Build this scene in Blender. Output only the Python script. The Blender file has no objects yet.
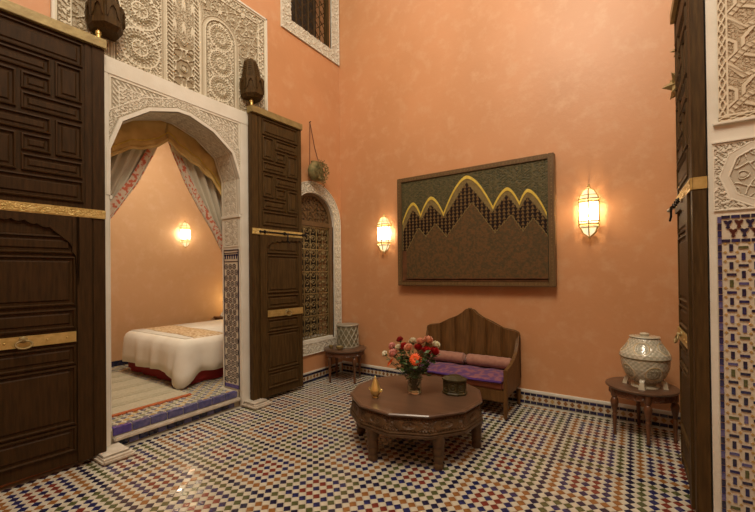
import bpy, bmesh, math, random
import numpy as np
from math import sin, cos, pi, radians, hypot, atan2, sqrt
from mathutils import Matrix, Vector
random.seed(7); rng = np.random.RandomState(5)
SC = bpy.context.scene
COL = SC.collection

# ------------------------------------------------------------------ camera, world, lights, exposure
EYE = Vector((0, 0, 1.5))
F_PX, PITCH, ROLL, YAW, PY = 378.3, 0.00648, -0.01082, -0.59496, 271.26
fw = Vector((sin(YAW)*cos(PITCH), cos(YAW)*cos(PITCH), sin(PITCH)))
rt = Vector((cos(YAW), -sin(YAW), 0)); up = rt.cross(fw)
rt, up = cos(ROLL)*rt + sin(ROLL)*up, cos(ROLL)*up - sin(ROLL)*rt
cd = bpy.data.cameras.new('camera'); cam = bpy.data.objects.new('camera', cd); COL.objects.link(cam)
cam.matrix_world = Matrix(((rt.x, up.x, -fw.x, EYE.x), (rt.y, up.y, -fw.y, EYE.y), (rt.z, up.z, -fw.z, EYE.z), (0, 0, 0, 1)))
cd.sensor_width = 36; cd.lens = 36*F_PX/755; cd.shift_y = (PY-256)/755; cd.clip_start = .02
SC.camera = cam
w = bpy.data.worlds.new('evening_sky'); SC.world = w; w.use_nodes = True
w.node_tree.nodes['Background'].inputs[0].default_value = (1.0, .90, .76, 1)
w.node_tree.nodes['Background'].inputs[1].default_value = 1.55
def area(name, loc, size, power, color, target):
    l = bpy.data.lights.new(name, 'AREA'); l.shape = 'DISK'; l.size = size; l.energy = power; l.color = color
    o = bpy.data.objects.new(name, l); COL.objects.link(o); o.location = loc
    o.rotation_euler = (Vector(target)-Vector(loc)).to_track_quat('-Z', 'Y').to_euler(); return o
def point(name, loc, power, color, r=.04):
    l = bpy.data.lights.new(name, 'POINT'); l.energy = power; l.color = color; l.shadow_soft_size = r
    o = bpy.data.objects.new(name, l); COL.objects.link(o); o.location = loc; return o
area('overhead_fill', (-.6, .6, 6.2), 1.6, 190, (1, .85, .64), (-1.2, 4.0, 3.0))  # unseen area light added high overhead to brighten the room and upper walls
WARM = (1, .76, .46)
point('sconce_glow_small', (-2.915, 4.482, 2.085), 13, WARM, .02)
point('sconce_glow_large', (-.375, 4.482, 2.14), 20, WARM, .02)
point('bedroom_sconce_glow', (-6.312, 3.50, 2.215), 20, (1, .80, .52), .02)
point('bedside_glow', (-6.05, 4.42, 1.05), 5, (1, .62, .2))
area('bedroom_fill', (-5.0, 2.6, 4.0), 1.2, 62, (1, .88, .68), (-5.0, 2.6, 0))  # area light added below the bedroom ceiling to brighten the bed
SC.view_settings.view_transform = 'Standard'; SC.view_settings.look = 'None'
SC.view_settings.gamma = 1; SC.view_settings.use_curve_mapping = False; SC.view_settings.exposure = -0.13

# ------------------------------------------------------------------ materials
def mat(name, color, rough=.6, metal=0, color2=None, scale=8, stretch=(1, 1, 1), detail=5, lo=.35, hi=.65, bump=0, bscale=None,
        emit=None, estr=0, spec=.5, trans=0, coat=0, coord='Object', attr=None, alpha=None, sheen=0):
    m = bpy.data.materials.new(name); m.use_nodes = True; nt = m.node_tree; N = nt.nodes; L = nt.links
    b = N['Principled BSDF']
    b.inputs['Base Color'].default_value = (*color, 1); b.inputs['Roughness'].default_value = rough
    b.inputs['Metallic'].default_value = metal; b.inputs['Specular IOR Level'].default_value = spec
    b.inputs['Transmission Weight'].default_value = trans; b.inputs['Coat Weight'].default_value = coat
    if sheen: b.inputs['Sheen Weight'].default_value = sheen
    if emit: b.inputs['Emission Color'].default_value = (*emit, 1); b.inputs['Emission Strength'].default_value = estr
    if color2 or bump:
        tc = N.new('ShaderNodeTexCoord'); mp = N.new('ShaderNodeMapping'); mp.inputs['Scale'].default_value = stretch
        L.new(tc.outputs[coord], mp.inputs['Vector'])
    if color2:
        nz = N.new('ShaderNodeTexNoise'); nz.inputs['Scale'].default_value = scale; nz.inputs['Detail'].default_value = detail
        L.new(mp.outputs[0], nz.inputs['Vector'])
        r = N.new('ShaderNodeMapRange'); r.inputs[1].default_value = lo; r.inputs[2].default_value = hi
        L.new(nz.outputs['Fac'], r.inputs[0])
        mx = N.new('ShaderNodeMix'); mx.data_type = 'RGBA'
        mx.inputs[6].default_value = (*color, 1); mx.inputs[7].default_value = (*color2, 1)
        L.new(r.outputs[0], mx.inputs[0]); out = mx.outputs[2]
        L.new(out, b.inputs['Base Color'])
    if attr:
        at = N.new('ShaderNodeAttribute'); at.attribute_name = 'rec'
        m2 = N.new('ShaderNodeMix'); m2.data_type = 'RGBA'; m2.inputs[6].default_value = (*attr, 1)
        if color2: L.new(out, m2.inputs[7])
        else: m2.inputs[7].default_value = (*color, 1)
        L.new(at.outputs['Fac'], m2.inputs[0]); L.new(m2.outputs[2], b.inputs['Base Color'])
    if bump:
        n2 = N.new('ShaderNodeTexNoise'); n2.inputs['Scale'].default_value = bscale or scale*3; n2.inputs['Detail'].default_value = 4
        L.new(mp.outputs[0], n2.inputs['Vector'])
        bp = N.new('ShaderNodeBump'); bp.inputs['Strength'].default_value = bump; bp.inputs['Distance'].default_value = .01
        L.new(n2.outputs['Fac'], bp.inputs['Height']); L.new(bp.outputs[0], b.inputs['Normal'])
    if alpha is not None: b.inputs['Alpha'].default_value = alpha
    return m

M = {}
def wall_mat(name, c1, c2, c3, rough=.6):
    m = mat(name, c1, rough, color2=c2, scale=1.1, detail=8, bump=.12, bscale=22, coord='Object')
    nt = m.node_tree; N = nt.nodes; L = nt.links; b = N['Principled BSDF']
    src = b.inputs['Base Color'].links[0].from_socket
    nz = N.new('ShaderNodeTexNoise'); nz.inputs['Scale'].default_value = 5.5; nz.inputs['Detail'].default_value = 10; nz.inputs['Roughness'].default_value = .65
    tc = N.new('ShaderNodeTexCoord'); L.new(tc.outputs['Object'], nz.inputs['Vector'])
    r = N.new('ShaderNodeMapRange'); r.inputs[1].default_value = .5; r.inputs[2].default_value = .75; L.new(nz.outputs['Fac'], r.inputs[0])
    mx = N.new('ShaderNodeMix'); mx.data_type = 'RGBA'; L.new(src, mx.inputs[6]); mx.inputs[7].default_value = (*c3, 1)
    L.new(r.outputs[0], mx.inputs[0]); L.new(mx.outputs[2], b.inputs['Base Color'])
    return m
M['orange'] = wall_mat('tadelakt_salmon', (.53, .255, .112), (.59, .285, .130), (.61, .345, .185), .45)
M['bedwall'] = wall_mat('tadelakt_peach', (.58, .36, .19), (.62, .39, .22), (.65, .44, .27), .5)
M['plaster'] = mat('white_plaster', (.74, .71, .62), .7, color2=(.68, .64, .54), scale=6, bump=.1, bscale=60)
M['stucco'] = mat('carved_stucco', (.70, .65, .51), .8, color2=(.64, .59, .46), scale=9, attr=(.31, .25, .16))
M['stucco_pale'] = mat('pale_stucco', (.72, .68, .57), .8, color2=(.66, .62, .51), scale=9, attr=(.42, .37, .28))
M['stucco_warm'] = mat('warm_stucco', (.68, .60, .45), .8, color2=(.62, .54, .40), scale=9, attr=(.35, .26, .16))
M['marble'] = mat('worn_marble', (.62, .56, .46), .35, color2=(.48, .42, .33), scale=14, bump=.1)
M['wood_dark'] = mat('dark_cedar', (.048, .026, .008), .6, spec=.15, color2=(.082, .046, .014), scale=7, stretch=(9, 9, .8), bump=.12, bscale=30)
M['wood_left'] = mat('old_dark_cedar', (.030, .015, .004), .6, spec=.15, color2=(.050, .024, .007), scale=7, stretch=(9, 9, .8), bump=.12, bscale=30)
M['wood_mid'] = mat('brown_cedar', (.105, .060, .020), .5, spec=.35, color2=(.155, .085, .034), scale=6, stretch=(9, 9, .8), bump=.2, bscale=30)
M['wood_table'] = mat('carved_walnut', (.060, .032, .013), .42, color2=(.11, .06, .025), scale=20, bump=.3, spec=.35)
M['wood_top'] = mat('polished_walnut', (.095, .050, .028), .30, color2=(.125, .068, .040), scale=3, stretch=(1, 6, 1), coat=.08)
M['wood_red'] = mat('reddish_turned_wood', (.085, .036, .014), .35, spec=.3, color2=(.15, .06, .026), scale=10, coat=.3)
M['wood_settle'] = mat('settle_wood', (.095, .044, .013), .5, spec=.25, color2=(.155, .074, .022), scale=6, stretch=(8, 8, .8), bump=.2)
M['brass'] = mat('aged_brass', (.64, .48, .19), .42, .6, color2=(.50, .36, .12), scale=18, bump=.3, bscale=40)
M['brass_old'] = mat('dull_brass', (.33, .25, .10), .5, .3, color2=(.25, .18, .07), scale=14, bump=.3, bscale=40)
M['pale_metal'] = mat('pale_metal', (.36, .33, .25), .4, .4)
M['gold'] = mat('shiny_brass', (.85, .66, .24), .3, .8)
M['gilt'] = mat('gilt_paint', (.72, .54, .10), .35, .1, color2=(.60, .42, .06), scale=30)
M['iron'] = mat('black_iron', (.012, .010, .009), .45, .6)
M['iron_gold'] = mat('gilded_iron', (.26, .19, .08), .45, .3)
M['blue'] = mat('cobalt_glaze', (.010, .014, .065), .18, color2=(.025, .028, .11), scale=20, coat=.4)
M['navy'] = mat('navy_glaze', (.008, .008, .030), .2, color2=(.018, .02, .06), scale=20, coat=.4)
M['cobalt'] = mat('step_blue_glaze', (.055, .06, .18), .25, color2=(.12, .11, .24), scale=22, coat=.4)
M['violet'] = mat('violet_glaze', (.05, .03, .20), .25, color2=(.09, .06, .28), scale=22, coat=.4)
M['red'] = mat('oxblood_glaze', (.14, .024, .018), .2, color2=(.19, .04, .025), scale=20, coat=.4)
M['green'] = mat('olive_glaze', (.065, .075, .028), .2, color2=(.10, .105, .04), scale=20, coat=.4)
M['amber'] = mat('amber_glaze', (.22, .095, .028), .2, color2=(.29, .13, .04), scale=20, coat=.4)
M['cream'] = mat('cream_glaze', (.50, .46, .36), .22, color2=(.57, .53, .42), scale=12, coat=.3)
M['tassel_red'] = mat('dark_red_glaze', (.07, .018, .014), .3)
M['box_wood'] = mat('dark_olive_wood', (.040, .030, .010), .45, spec=.3, color2=(.06, .045, .015), scale=20)
M['ring_gold'] = mat('pale_gold_line', (.55, .42, .20), .4)
M['ochre'] = mat('ochre_glaze', (.40, .26, .09), .3)
M['grout'] = mat('grout', (.40, .35, .26), .75)
M['zcream'] = mat('zellige_ground', (.56, .50, .38), .4, color2=(.62, .56, .44), scale=12)
M['mirror_glass'] = mat('dark_window_glass', (.012, .012, .012), .15)
M['blackroom'] = mat('dark_interior', (.035, .024, .015), .6)
M['bed_blue'] = mat('faded_blue_glaze', (.10, .10, .13), .35); M['bed_green'] = mat('faded_olive_glaze', (.20, .19, .10), .35)

# ------------------------------------------------------------------ mesh helpers
class MB:
    def __init__(s): s.v = []; s.f = []; s.m = []; s.mats = []; s.mi = 0
    def use(s, m):
        m = M[m]
        if m not in s.mats: s.mats.append(m)
        s.mi = s.mats.index(m); return s
    def add(s, vs, fs):
        n = len(s.v); s.v += [tuple(p) for p in vs]; s.f += [[i+n for i in f] for f in fs]; s.m += [s.mi]*len(fs); return s
    def box(s, x0, y0, z0, x1, y1, z1):
        return s.add([(x0, y0, z0), (x1, y0, z0), (x1, y1, z0), (x0, y1, z0), (x0, y0, z1), (x1, y0, z1), (x1, y1, z1), (x0, y1, z1)],
                     [(0, 3, 2, 1), (4, 5, 6, 7), (0, 1, 5, 4), (1, 2, 6, 5), (2, 3, 7, 6), (3, 0, 4, 7)])
    def bbox(s, x0, y0, z0, x1, y1, z1, b):          # box with chamfered edges
        vs = []; P = ((x0, x1), (y0, y1), (z0, z1))
        bm = bmesh.new(); bmesh.ops.create_cube(bm, size=1)
        for v in bm.verts: v.co = Vector([(P[i][0]+P[i][1])/2+v.co[i]*(P[i][1]-P[i][0]) for i in range(3)])
        bmesh.ops.bevel(bm, geom=bm.edges[:], offset=b, segments=2, affect='EDGES')
        bm.verts.index_update(); r = s.add([v.co for v in bm.verts], [[v.index for v in f.verts] for f in bm.faces]); bm.free(); return r
    def rings(s, R, cap=True, close=True):            # R: list of rings with equal point counts
        n = len(R[0]); vs = [p for r in R for p in r]; fs = []
        for i in range(len(R)-1):
            for j in range(n if close else n-1):
                k = (j+1) % n; fs.append((i*n+j, i*n+k, (i+1)*n+k, (i+1)*n+j))
        if cap and close: fs.append(tuple(range(n-1, -1, -1))); fs.append(tuple((len(R)-1)*n+j for j in range(n)))
        return s.add(vs, fs)
    def lathe(s, prof, n=16, c=(0, 0), a0=0, axis='z', lobes=0, lamp=0):
        R = []
        for r, z in prof:
            r = max(r, .0004); ring = []
            for j in range(n):
                a = a0+2*pi*j/n; q = r*(1+lamp*cos(lobes*a)); x, y = q*cos(a), q*sin(a)
                ring.append((c[0]+x, c[1]+y, z))
            R.append(ring)
        return s.rings(R)
    def tube(s, pts, r, n=8, cap=True):
        pts = [Vector(p) for p in pts]; R = []; prev = None
        for i, p in enumerate(pts):
            t = (pts[min(i+1, len(pts)-1)]-pts[max(i-1, 0)]).normalized()
            if prev is None:
                prev = t.orthogonal().normalized()
            prev = (prev-t*prev.dot(t)).normalized(); b = t.cross(prev)
            rr = r[i] if isinstance(r, (list, tuple)) else r
            R.append([p+prev*rr*cos(2*pi*j/n)+b*rr*sin(2*pi*j/n) for j in range(n)])
        return s.rings(R, cap)
    def prism(s, poly, fn0, fn1):                     # poly in 2D; fn maps (a,b) to 3D
        n = len(poly); return s.add([fn0(*p) for p in poly]+[fn1(*p) for p in poly],
                                    [tuple(range(n)), tuple(range(2*n-1, n-1, -1))]+[(i, i+n, (i+1) % n+n, (i+1) % n) for i in range(n)])
    def sphere(s, c, r, n=10, m=6, sq=(1, 1, 1)):
        R = []
        for i in range(m+1):
            t = pi*i/m; R.append([(c[0]+sq[0]*max(r*sin(t), .0003)*cos(2*pi*j/n), c[1]+sq[1]*max(r*sin(t), .0003)*sin(2*pi*j/n), c[2]-sq[2]*r*cos(t)) for j in range(n)])
        return s.rings(R)
    def build(s, name, m=None, parent=None, smooth=False, recalc=True):
        me = bpy.data.meshes.new(name); me.from_pydata(s.v, [], s.f)
        mats = s.mats if s.mats else [M[m]]
        for q in mats: me.materials.append(q)
        if s.mats: me.polygons.foreach_set('material_index', s.m)
        if recalc:
            bm = bmesh.new(); bm.from_mesh(me); bmesh.ops.recalc_face_normals(bm, faces=bm.faces[:]); bm.to_mesh(me); bm.free()
        if smooth:
            me.polygons.foreach_set('use_smooth', [True]*len(me.polygons))
            try: me.set_sharp_from_angle(angle=radians(40))
            except Exception: pass
        o = bpy.data.objects.new(name, me); COL.objects.link(o); o.parent = parent; return o
def tag(o, label=None, cat=None, group=None, kind=None):
    if label: o['label'] = label
    if cat: o['category'] = cat
    if group: o['group'] = group
    if kind: o['kind'] = kind
    return o
def thing(name, label, cat, loc=(0, 0, 0), rz=0, group=None, kind=None):
    o = bpy.data.objects.new(name, None); o.empty_display_size = .05; COL.objects.link(o); o.location = loc; o.rotation_euler = (0, 0, rz)
    return tag(o, label, cat, group, kind)
def dup(o, parent):                                   # one more object sharing the mesh
    c = o.copy(); COL.objects.link(c); c.parent = parent; return c
def box(name, m, b, parent=None, bev=0):
    k = MB(); k.bbox(*b, bev) if bev else k.box(*b); return k.build(name, m, parent)
def copy_tree(o, parent=None):
    c = o.copy(); COL.objects.link(c); c.parent = parent
    for ch in list(o.children): copy_tree(ch, c)
    return c

def ss(a, b, x): t = np.clip((x-a)/(b-a), 0, 1); return t*t*(3-2*t)
def relief(name, m, P, Nn, w, h, res, fn, depth, parent=None, mask=None, kind=None):
    """height field laid on the surface P(u,v) with normal Nn(u,v); fn gives 0..1; carved geometry"""
    nu, nv = max(2, int(round(w/res))+1), max(2, int(round(h/res))+1)
    u, v = np.meshgrid(np.linspace(0, w, nu), np.linspace(0, h, nv)); H = np.clip(fn(u, v), 0, 1)
    p = P(u, v); n = Nn(u, v)
    xyz = np.stack([p[i]+n[i]*depth*H for i in range(3)], -1).reshape(-1, 3)
    idx = np.arange(nu*nv).reshape(nv, nu)
    q = np.stack([idx[:-1, :-1], idx[:-1, 1:], idx[1:, 1:], idx[1:, :-1]], -1)
    if mask is not None:
        uc = (u[:-1, :-1]+u[1:, 1:])/2; vc = (v[:-1, :-1]+v[1:, 1:])/2; q = q[mask(uc, vc)]
    q = q.reshape(-1, 4)
    used = np.unique(q); rm = np.zeros(nu*nv, int); rm[used] = np.arange(len(used)); q = rm[q]
    me = bpy.data.meshes.new(name); me.from_pydata(xyz[used].tolist(), [], q.tolist())
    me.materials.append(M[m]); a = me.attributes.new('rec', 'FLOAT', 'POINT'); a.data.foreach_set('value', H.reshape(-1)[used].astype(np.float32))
    o = bpy.data.objects.new(name, me); COL.objects.link(o); o.parent = parent
    if kind: o['kind'] = kind
    return o
def plane_map(O, U, V):
    O, U, V = Vector(O), Vector(U), Vector(V); n = U.cross(V).normalized()
    return (lambda u, v: [O[i]+U[i]*u+V[i]*v for i in range(3)]), (lambda u, v: [n[i]+0*u for i in range(3)])
# carving patterns
def arab(u, v, s, seed=0.):
    U = u/s+seed; V = v/s+seed*1.7
    a = np.sin(U+1.5*np.sin(V*1.1+.6*np.sin(U*.8))); b = np.sin(V*1.2+1.5*np.sin(U*.9+1))
    h = np.abs(a*b+.45*np.sin(2.1*U+V*1.3+a*2)); return ss(.10, .34, h)*(.8+.2*a)
def star(u, v, p, wd=.32):
    k = 2*pi/p; c = np.cos(k*u)+np.cos(k*v)+np.cos(k*(u+v)*.7071)+np.cos(k*(u-v)*.7071)
    return np.maximum(1-ss(wd*.5, wd, np.abs(c-.25)), .6*ss(2.0, 2.6, c))
def rosette(du, dv, R):
    r = np.hypot(du, dv)/R; th = np.arctan2(dv, du)
    h = np.where(r < .34, .35+.65*ss(-.2, .5, np.cos(8*th)+.6*np.cos(24*th+r*18)), 0)
    h = np.where((r >= .34) & (r < .42), 1, h)
    h = np.where((r >= .42) & (r < .72), .25+.75*ss(-.1, .4, np.cos(20*th+6*np.sin(r*16))), h)
    h = np.where((r >= .72) & (r < .78), .15, h)
    h = np.where((r >= .78) & (r < .93), .3+.7*ss(-.1, .4, np.cos(28*th)), h)
    return np.where((r >= .93) & (r < 1.02), 1, h), r
def seg(u, v, a, b):
    ax, ay = a; bx, by = b; dx, dy = bx-ax, by-ay; t = np.clip(((u-ax)*dx+(v-ay)*dy)/(dx*dx+dy*dy), 0, 1)
    return np.hypot(u-ax-t*dx, v-ay-t*dy)

# ------------------------------------------------------------------ room shell
XW, YB, HT = -3.76, 4.55, 6.6
def struct(o): o['kind'] = 'structure'; return o
def wall_rects(name, m, rects, fn):
    k = MB()
    for r in rects: k.box(*fn(*r))
    return struct(k.build(name, m))
lw = lambda y0, z0, y1, z1: (XW-.30, y0, z0, XW, y1, z1)
DY0, DY1, DZ = 1.40, 2.71, 3.30                       # bedroom doorway
WY, WH, WZ0, WZS = 3.945, .42, .55, 2.24               # arched window: centre, half width, sill, spring
V0, V1, VZ = 3.54, 4.36, 4.90                         # high window
wall_rects('wall_left', 'orange', [(-2.6, 0, DY0, DZ), (-2.6, DZ, 3.36, HT), (DY1, 0, WY-WH, DZ), (WY-WH, 0, WY+WH, WZ0), (WY-WH, WZS+WH, WY+WH, DZ),
                                   (WY+WH, 0, YB+.3, DZ), (3.36, DZ, V0, HT), (V0, DZ, V1, VZ), (V0, 6.3, V1, HT), (V1, DZ, YB+.3, HT)], lw)
wall_rects('wall_back', 'orange', [(XW-.3, 0, 3.2, HT)], lambda x0, z0, x1, z1: (x0, YB, z0, x1, YB+.3, z1))
wall_rects('wall_right', 'orange', [(-2.6, 0, YB, HT)], lambda y0, z0, y1, z1: (3.2, y0, z0, 3.5, y1, z1))
wall_rects('wall_rear', 'orange', [(XW, 0, 3.2, HT)], lambda x0, z0, x1, z1: (x0, -2.9, z0, x1, -2.6, z1))
PX, PYF, PYB = .366, 2.90, 3.14                       # near wall right of the camera
wall_rects('wall_front', 'plaster', [(PX, 0, 3.2, HT)], lambda x0, z0, x1, z1: (x0, PYF, z0, x1, PYB, z1))
# bedroom shell
BX, BF = -6.37, .175
wall_rects('wall_bedroom_far', 'bedwall', [(.0, 0, 5.1, 4.3)], lambda y0, z0, y1, z1: (BX-.2, y0, z0, BX, y1, z1))
wall_rects('wall_bedroom_head', 'bedwall', [(BX, 0, XW-.3, 4.3)], lambda x0, z0, x1, z1: (x0, 4.9, z0, x1, 5.1, z1))
wall_rects('wall_bedroom_foot', 'bedwall', [(BX, 0, XW-.3, 4.3)], lambda x0, z0, x1, z1: (x0, 0, z0, x1, .2, z1))
wall_rects('ceiling', 'bedwall', [(BX, XW-.3)], lambda x0, x1: (x0, .2, 4.1, x1, 4.9, 4.3))
# partition between the two windows' recesses and the bedroom: dark reveal boxes behind each window
k = MB(); k.box(XW-.34, WY-WH-.02, WZ0, XW-.30, WY+WH+.02, WZS+WH); k.box(XW-.34, V0-.02, VZ, XW-.3, V1+.02, 6.3); struct(k.build('wall_window_backing', 'blackroom'))

# ------------------------------------------------------------------ floor: nested-square zellige
floor = struct(box('floor', 'grout', (XW-.3, -2.9, -.10, 3.5, YB+.3, -.004)))
SX, SY, CX0, CY0 = .0651, .0675, -1.862, 1.955
def ring_color(u, v):
    mu, mv = math.floor((u+4)/8), math.floor((v+4)/8); du, dv = u-8*mu, v-8*mv; d = max(abs(du), abs(dv))
    return ['blue', 'red', 'blue', 'green' if (mu+mv) % 2 == 0 else 'amber', 'navy'][d]
def tile_geo(k, x, y, hx, hy, z0, z1, bev=.86):
    t = random.uniform(-1, 1)*.0009; s = random.uniform(-1, 1)*.0009
    k.add([(x+hx, y, z0), (x, y+hy, z0), (x-hx, y, z0), (x, y-hy, z0), (x+hx*bev, y, z1+t), (x, y+hy*bev, z1+s), (x-hx*bev, y, z1-t), (x, y-hy*bev, z1-s)],
          [(4, 5, 6, 7), (0, 1, 5, 4), (1, 2, 6, 5), (2, 3, 7, 6), (3, 0, 4, 7)])
def free(x, y): return x > XW+.02 and y < YB-.03 and not (x > PX-.03 and PYF-.03 < y < PYB+.03)
cells = []
for iu in range(-29, 56):
    for iv in range(-33, 39):
        for half in (0, 1):
            x = CX0+SX*(iu+.5*half); y = CY0+SY*(iv+.5*half)
            if free(x, y) and x < 1.9: cells.append((x, y, 'cream' if half else None, iu, iv))
# checkerboard: coloured diamonds sit on the lattice, cream ones between them
def in_view(x, y):
    q = Vector((x, y, 0))-EYE; d = q.dot(fw)
    return d > .3 and abs(q.dot(rt))/d < .99 and (q.dot(up))/d > -.63
vis = sorted([c for c in cells if in_view(c[0], c[1])], key=lambda c: hypot(c[0], c[1]))
near = set((c[0], c[1]) for c in vis[:300])
proto = {}
k = MB()
for x, y, c, iu, iv in cells:
    c = c or ring_color(iu, iv)
    if (x, y) in near:
        if c not in proto:
            t = MB().use(c); tile_geo(t, 0, 0, SX*.485, SY*.485, -.006, 0); o = t.build('tile', None, floor, recalc=False); proto[c] = o
        else: o = dup(proto[c], floor)
        o.location = (x, y, 0)
    else:
        k.use(c); tile_geo(k, x, y, SX*.485, SY*.485, -.006, 0)
tag(k.build('tilework', None, floor, recalc=False), kind='stuff')
# bedroom floor and step
bfloor = struct(box('floor_bedroom', 'grout', (BX, .2, 0, XW-.02, 4.9, BF-.004)))
k = MB()
for iu in range(0, 60):
    for iv in range(0, 70):
        for half in (0, 1):
            x = BX+.05+SX*(iu+.5*half); y = .25+SY*(iv+.5*half)
            inside = x < XW-.31 or (DY0+.03 < y < DY1-.03 and x < XW-.06)
            if not inside or y > 4.85: continue
            c = 'cream' if half else (['bed_blue', 'ochre', 'bed_blue', 'bed_green'][(iu+iv) % 4])
            k.use(c); tile_geo(k, x, y, SX*.47, SY*.47, BF-.006, BF)
tag(k.build('tilework', None, bfloor, recalc=False), kind='stuff')
step = struct(box('trim_step', 'grout', (XW-.05, DY0, 0, XW-.012, DY1, BF-.001)))
n = 8; wv = (DY1-DY0-.06)/n
for i in range(n):
    y = DY0+.03+wv*i; c = 'violet' if i == 0 else 'cobalt'
    box('brick', c, (XW-.055, y+.004, .112, XW+.001, y+wv-.004, BF+.004), step, .004)
n = 14; wv = (DY1-DY0-.14)/n
for i in range(n):
    y = DY0+.07+wv*i
    box('brick', ['navy', 'cobalt', 'blue'][(i*7) % 3], (XW-.03, y+.004, .012, XW+.004, y+wv-.004, .060), step, .003)
box('nosing', 'marble', (XW-.03, DY0+.03, .068, XW+.035, DY1-.01, .104), step, .008)
# ------------------------------------------------------------------ tiled skirting
def skirting(name, L, mp):
    base = MB(); bx = mp(0, L, .0, .125, 0, .008); base.box(*bx); b = struct(base.build(name, 'zcream'))
    p = .0655; n = int(L/p)
    for row, (z0, z1) in enumerate(((.004, .034), (.096, .122))):
        for i in range(n):
            box('brick', 'navy' if (i*5+row) % 4 else 'blue', mp(i*p+.003, (i+1)*p-.003, z0, z1, .002, .014), b)
    for i in range(n):
        c = i*p+p/2; q = .0235
        d = MB(); f0 = mp(c-q, c+q, .065-q, .065+q, .008, .012)
        # diamond plate
        ax = 0 if abs(f0[3]-f0[0]) > abs(f0[4]-f0[1]) else 1
        cx, cy, cz = (f0[0]+f0[3])/2, (f0[1]+f0[4])/2, .065
        def P(a, bb, off): 
            return (cx+a, f0[1] if off else f0[4], cz+bb) if ax == 0 else ((f0[3] if off else f0[0]), cy+a, cz+bb)
        d.prism([(q, 0), (0, q*1.1), (-q, 0), (0, -q*1.1)], lambda a, bb: P(a, bb, 0), lambda a, bb: P(a, bb, 1))
        d.build('tile', 'amber' if i % 5 else 'ochre', b)
    return b
bb = skirting('baseboard_back', .42-XW-.02, lambda a, b, z0, z1, d0, d1: (XW+.02+a, YB-d1, z0, XW+.02+b, YB-d0, z1))
skirting('baseboard_left', YB-2.84-.02, lambda a, b, z0, z1, d0, d1: (XW+d0, 2.84+a, z0, XW+d1, 2.84+b, z1))
k = MB(); k.bbox(XW+.01, YB-.012, .125, .42, YB+.01, .160, .005); struct(k.build('trim_1', 'plaster'))
k = MB(); k.bbox(XW-.01, 2.84, .125, XW+.010, YB, .145, .004); struct(k.build('trim_2', 'plaster'))
k = MB(); k.box(BX, .2, BF, BX+.015, 4.9, BF+.075); struct(k.build('baseboard_bedroom', 'navy'))

# ------------------------------------------------------------------ plaster doorway frame and arch
XF = XW+.045
AC = (DY0+DY1)/2; HWD = (DY1-DY0)/2-.005
half = [(HWD, 2.20), (HWD-.005, 2.60), (HWD-.10, 2.87), (HWD-.33, 3.04), (.06, 3.125)]
arch = [(AC+a, z) for a, z in half]+[(AC-a, z) for a, z in reversed(half)]      # from right spring over to left spring
k = MB()
k.bbox(XW-.31, DY1, 0, XF, 2.82, 3.40, .006); k.bbox(XW-.31, 1.345, 0, XF, DY0, 3.40, .006)
k.bbox(XW-.02, 1.345, 3.245, XF+.004, 2.82, 3.395, .006)
struct(k.build('trim_3', 'plaster'))
# spandrel body with the arch cut out
k = MB()
poly = [(DY1, 2.20)]+arch[:1]+arch[1:]+[(DY0, 2.20), (DY0, 3.25), (DY1, 3.25)]
pts = [(DY1, 2.2)]+arch+[(DY0, 2.2)]
# build as quads strips between arch and top line
top = [(min(max(y, DY0), DY1), 3.25) for y, z in pts]
top[0] = (DY1, 3.25); top[-1] = (DY0, 3.25)
xs = (XW-.31, XF-.012)
for a in range(len(pts)-1):
    q = [pts[a], pts[a+1], top[a+1], top[a]]
    k.prism(q, lambda y, z: (xs[0], y, z), lambda y, z: (xs[1], y, z))
struct(k.build('trim_4', 'plaster'))
# plain band following the arch edge
k = MB()
def off(pts, d):
    out = []
    for i, p in enumerate(pts):
        a = pts[max(i-1, 0)]; b = pts[min(i+1, len(pts)-1)]; t = Vector((b[0]-a[0], b[1]-a[1])).normalized(); nrm = Vector((t.y, -t.x))
        out.append((p[0]+nrm.x*d, p[1]+nrm.y*d))
    return out
o2 = off(arch, .032)
for i in range(len(arch)-1):
    q = [arch[i], arch[i+1], o2[i+1], o2[i]]
    k.prism(q, lambda y, z: (XF-.015, y, z), lambda y, z: (XF+.004, y, z))
k.bbox(XW-.31, DY1-.022, 2.165, XF+.004, DY1+.0, 2.20, .004); k.bbox(XW-.31, DY0, 2.165, XF+.004, DY0+.022, 2.20, .004)
struct(k.build('trim_5', 'plaster'))
from bisect import bisect
def inside_arch(Y, Z, d):
    A = off(arch, d); ys = np.array([p[0] for p in A][::-1]); zs = np.array([p[1] for p in A][::-1])
    lim = np.interp(Y, ys, zs, left=-9, right=-9); return Z < lim
P, Nn = plane_map((XF-.0105, 1.40, 2.25), (0, 1, 0), (0, 0, 1))
def span(u, v):
    y, z = u+1.40, v+2.25
    h = arab(u, v, .0125)
    e = np.minimum(np.minimum(u, 1.31-u), 1.0-v)
    h = np.where(e < .022, 1, h); h = np.where((e >= .022) & (e < .03), 0, h)
    h = np.where((e >= .03) & (e < .075), ss(-.2, .3, np.sin((u+v)/.007)+.5*np.sin((u-v)/.012)), h)
    h = np.where((e >= .075) & (e < .085), 1, h)
    for d0, d1, val in ((.032, .042, 0.), (.115, .125, 1.)):
        band = inside_arch(y, z, d1) & ~inside_arch(y, z, d0); h = np.where(band, val, h)
    b = inside_arch(y, z, .115) & ~inside_arch(y, z, .042); h = np.where(b, arab(u, v, .010, 8.), h)
    return h
struct(relief('trim_6', 'stucco_pale', P, Nn, 1.31, 1.0, .0055, span, .008, mask=lambda u, v: ~inside_arch(u+1.40, v+2.25, .02)))
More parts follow.
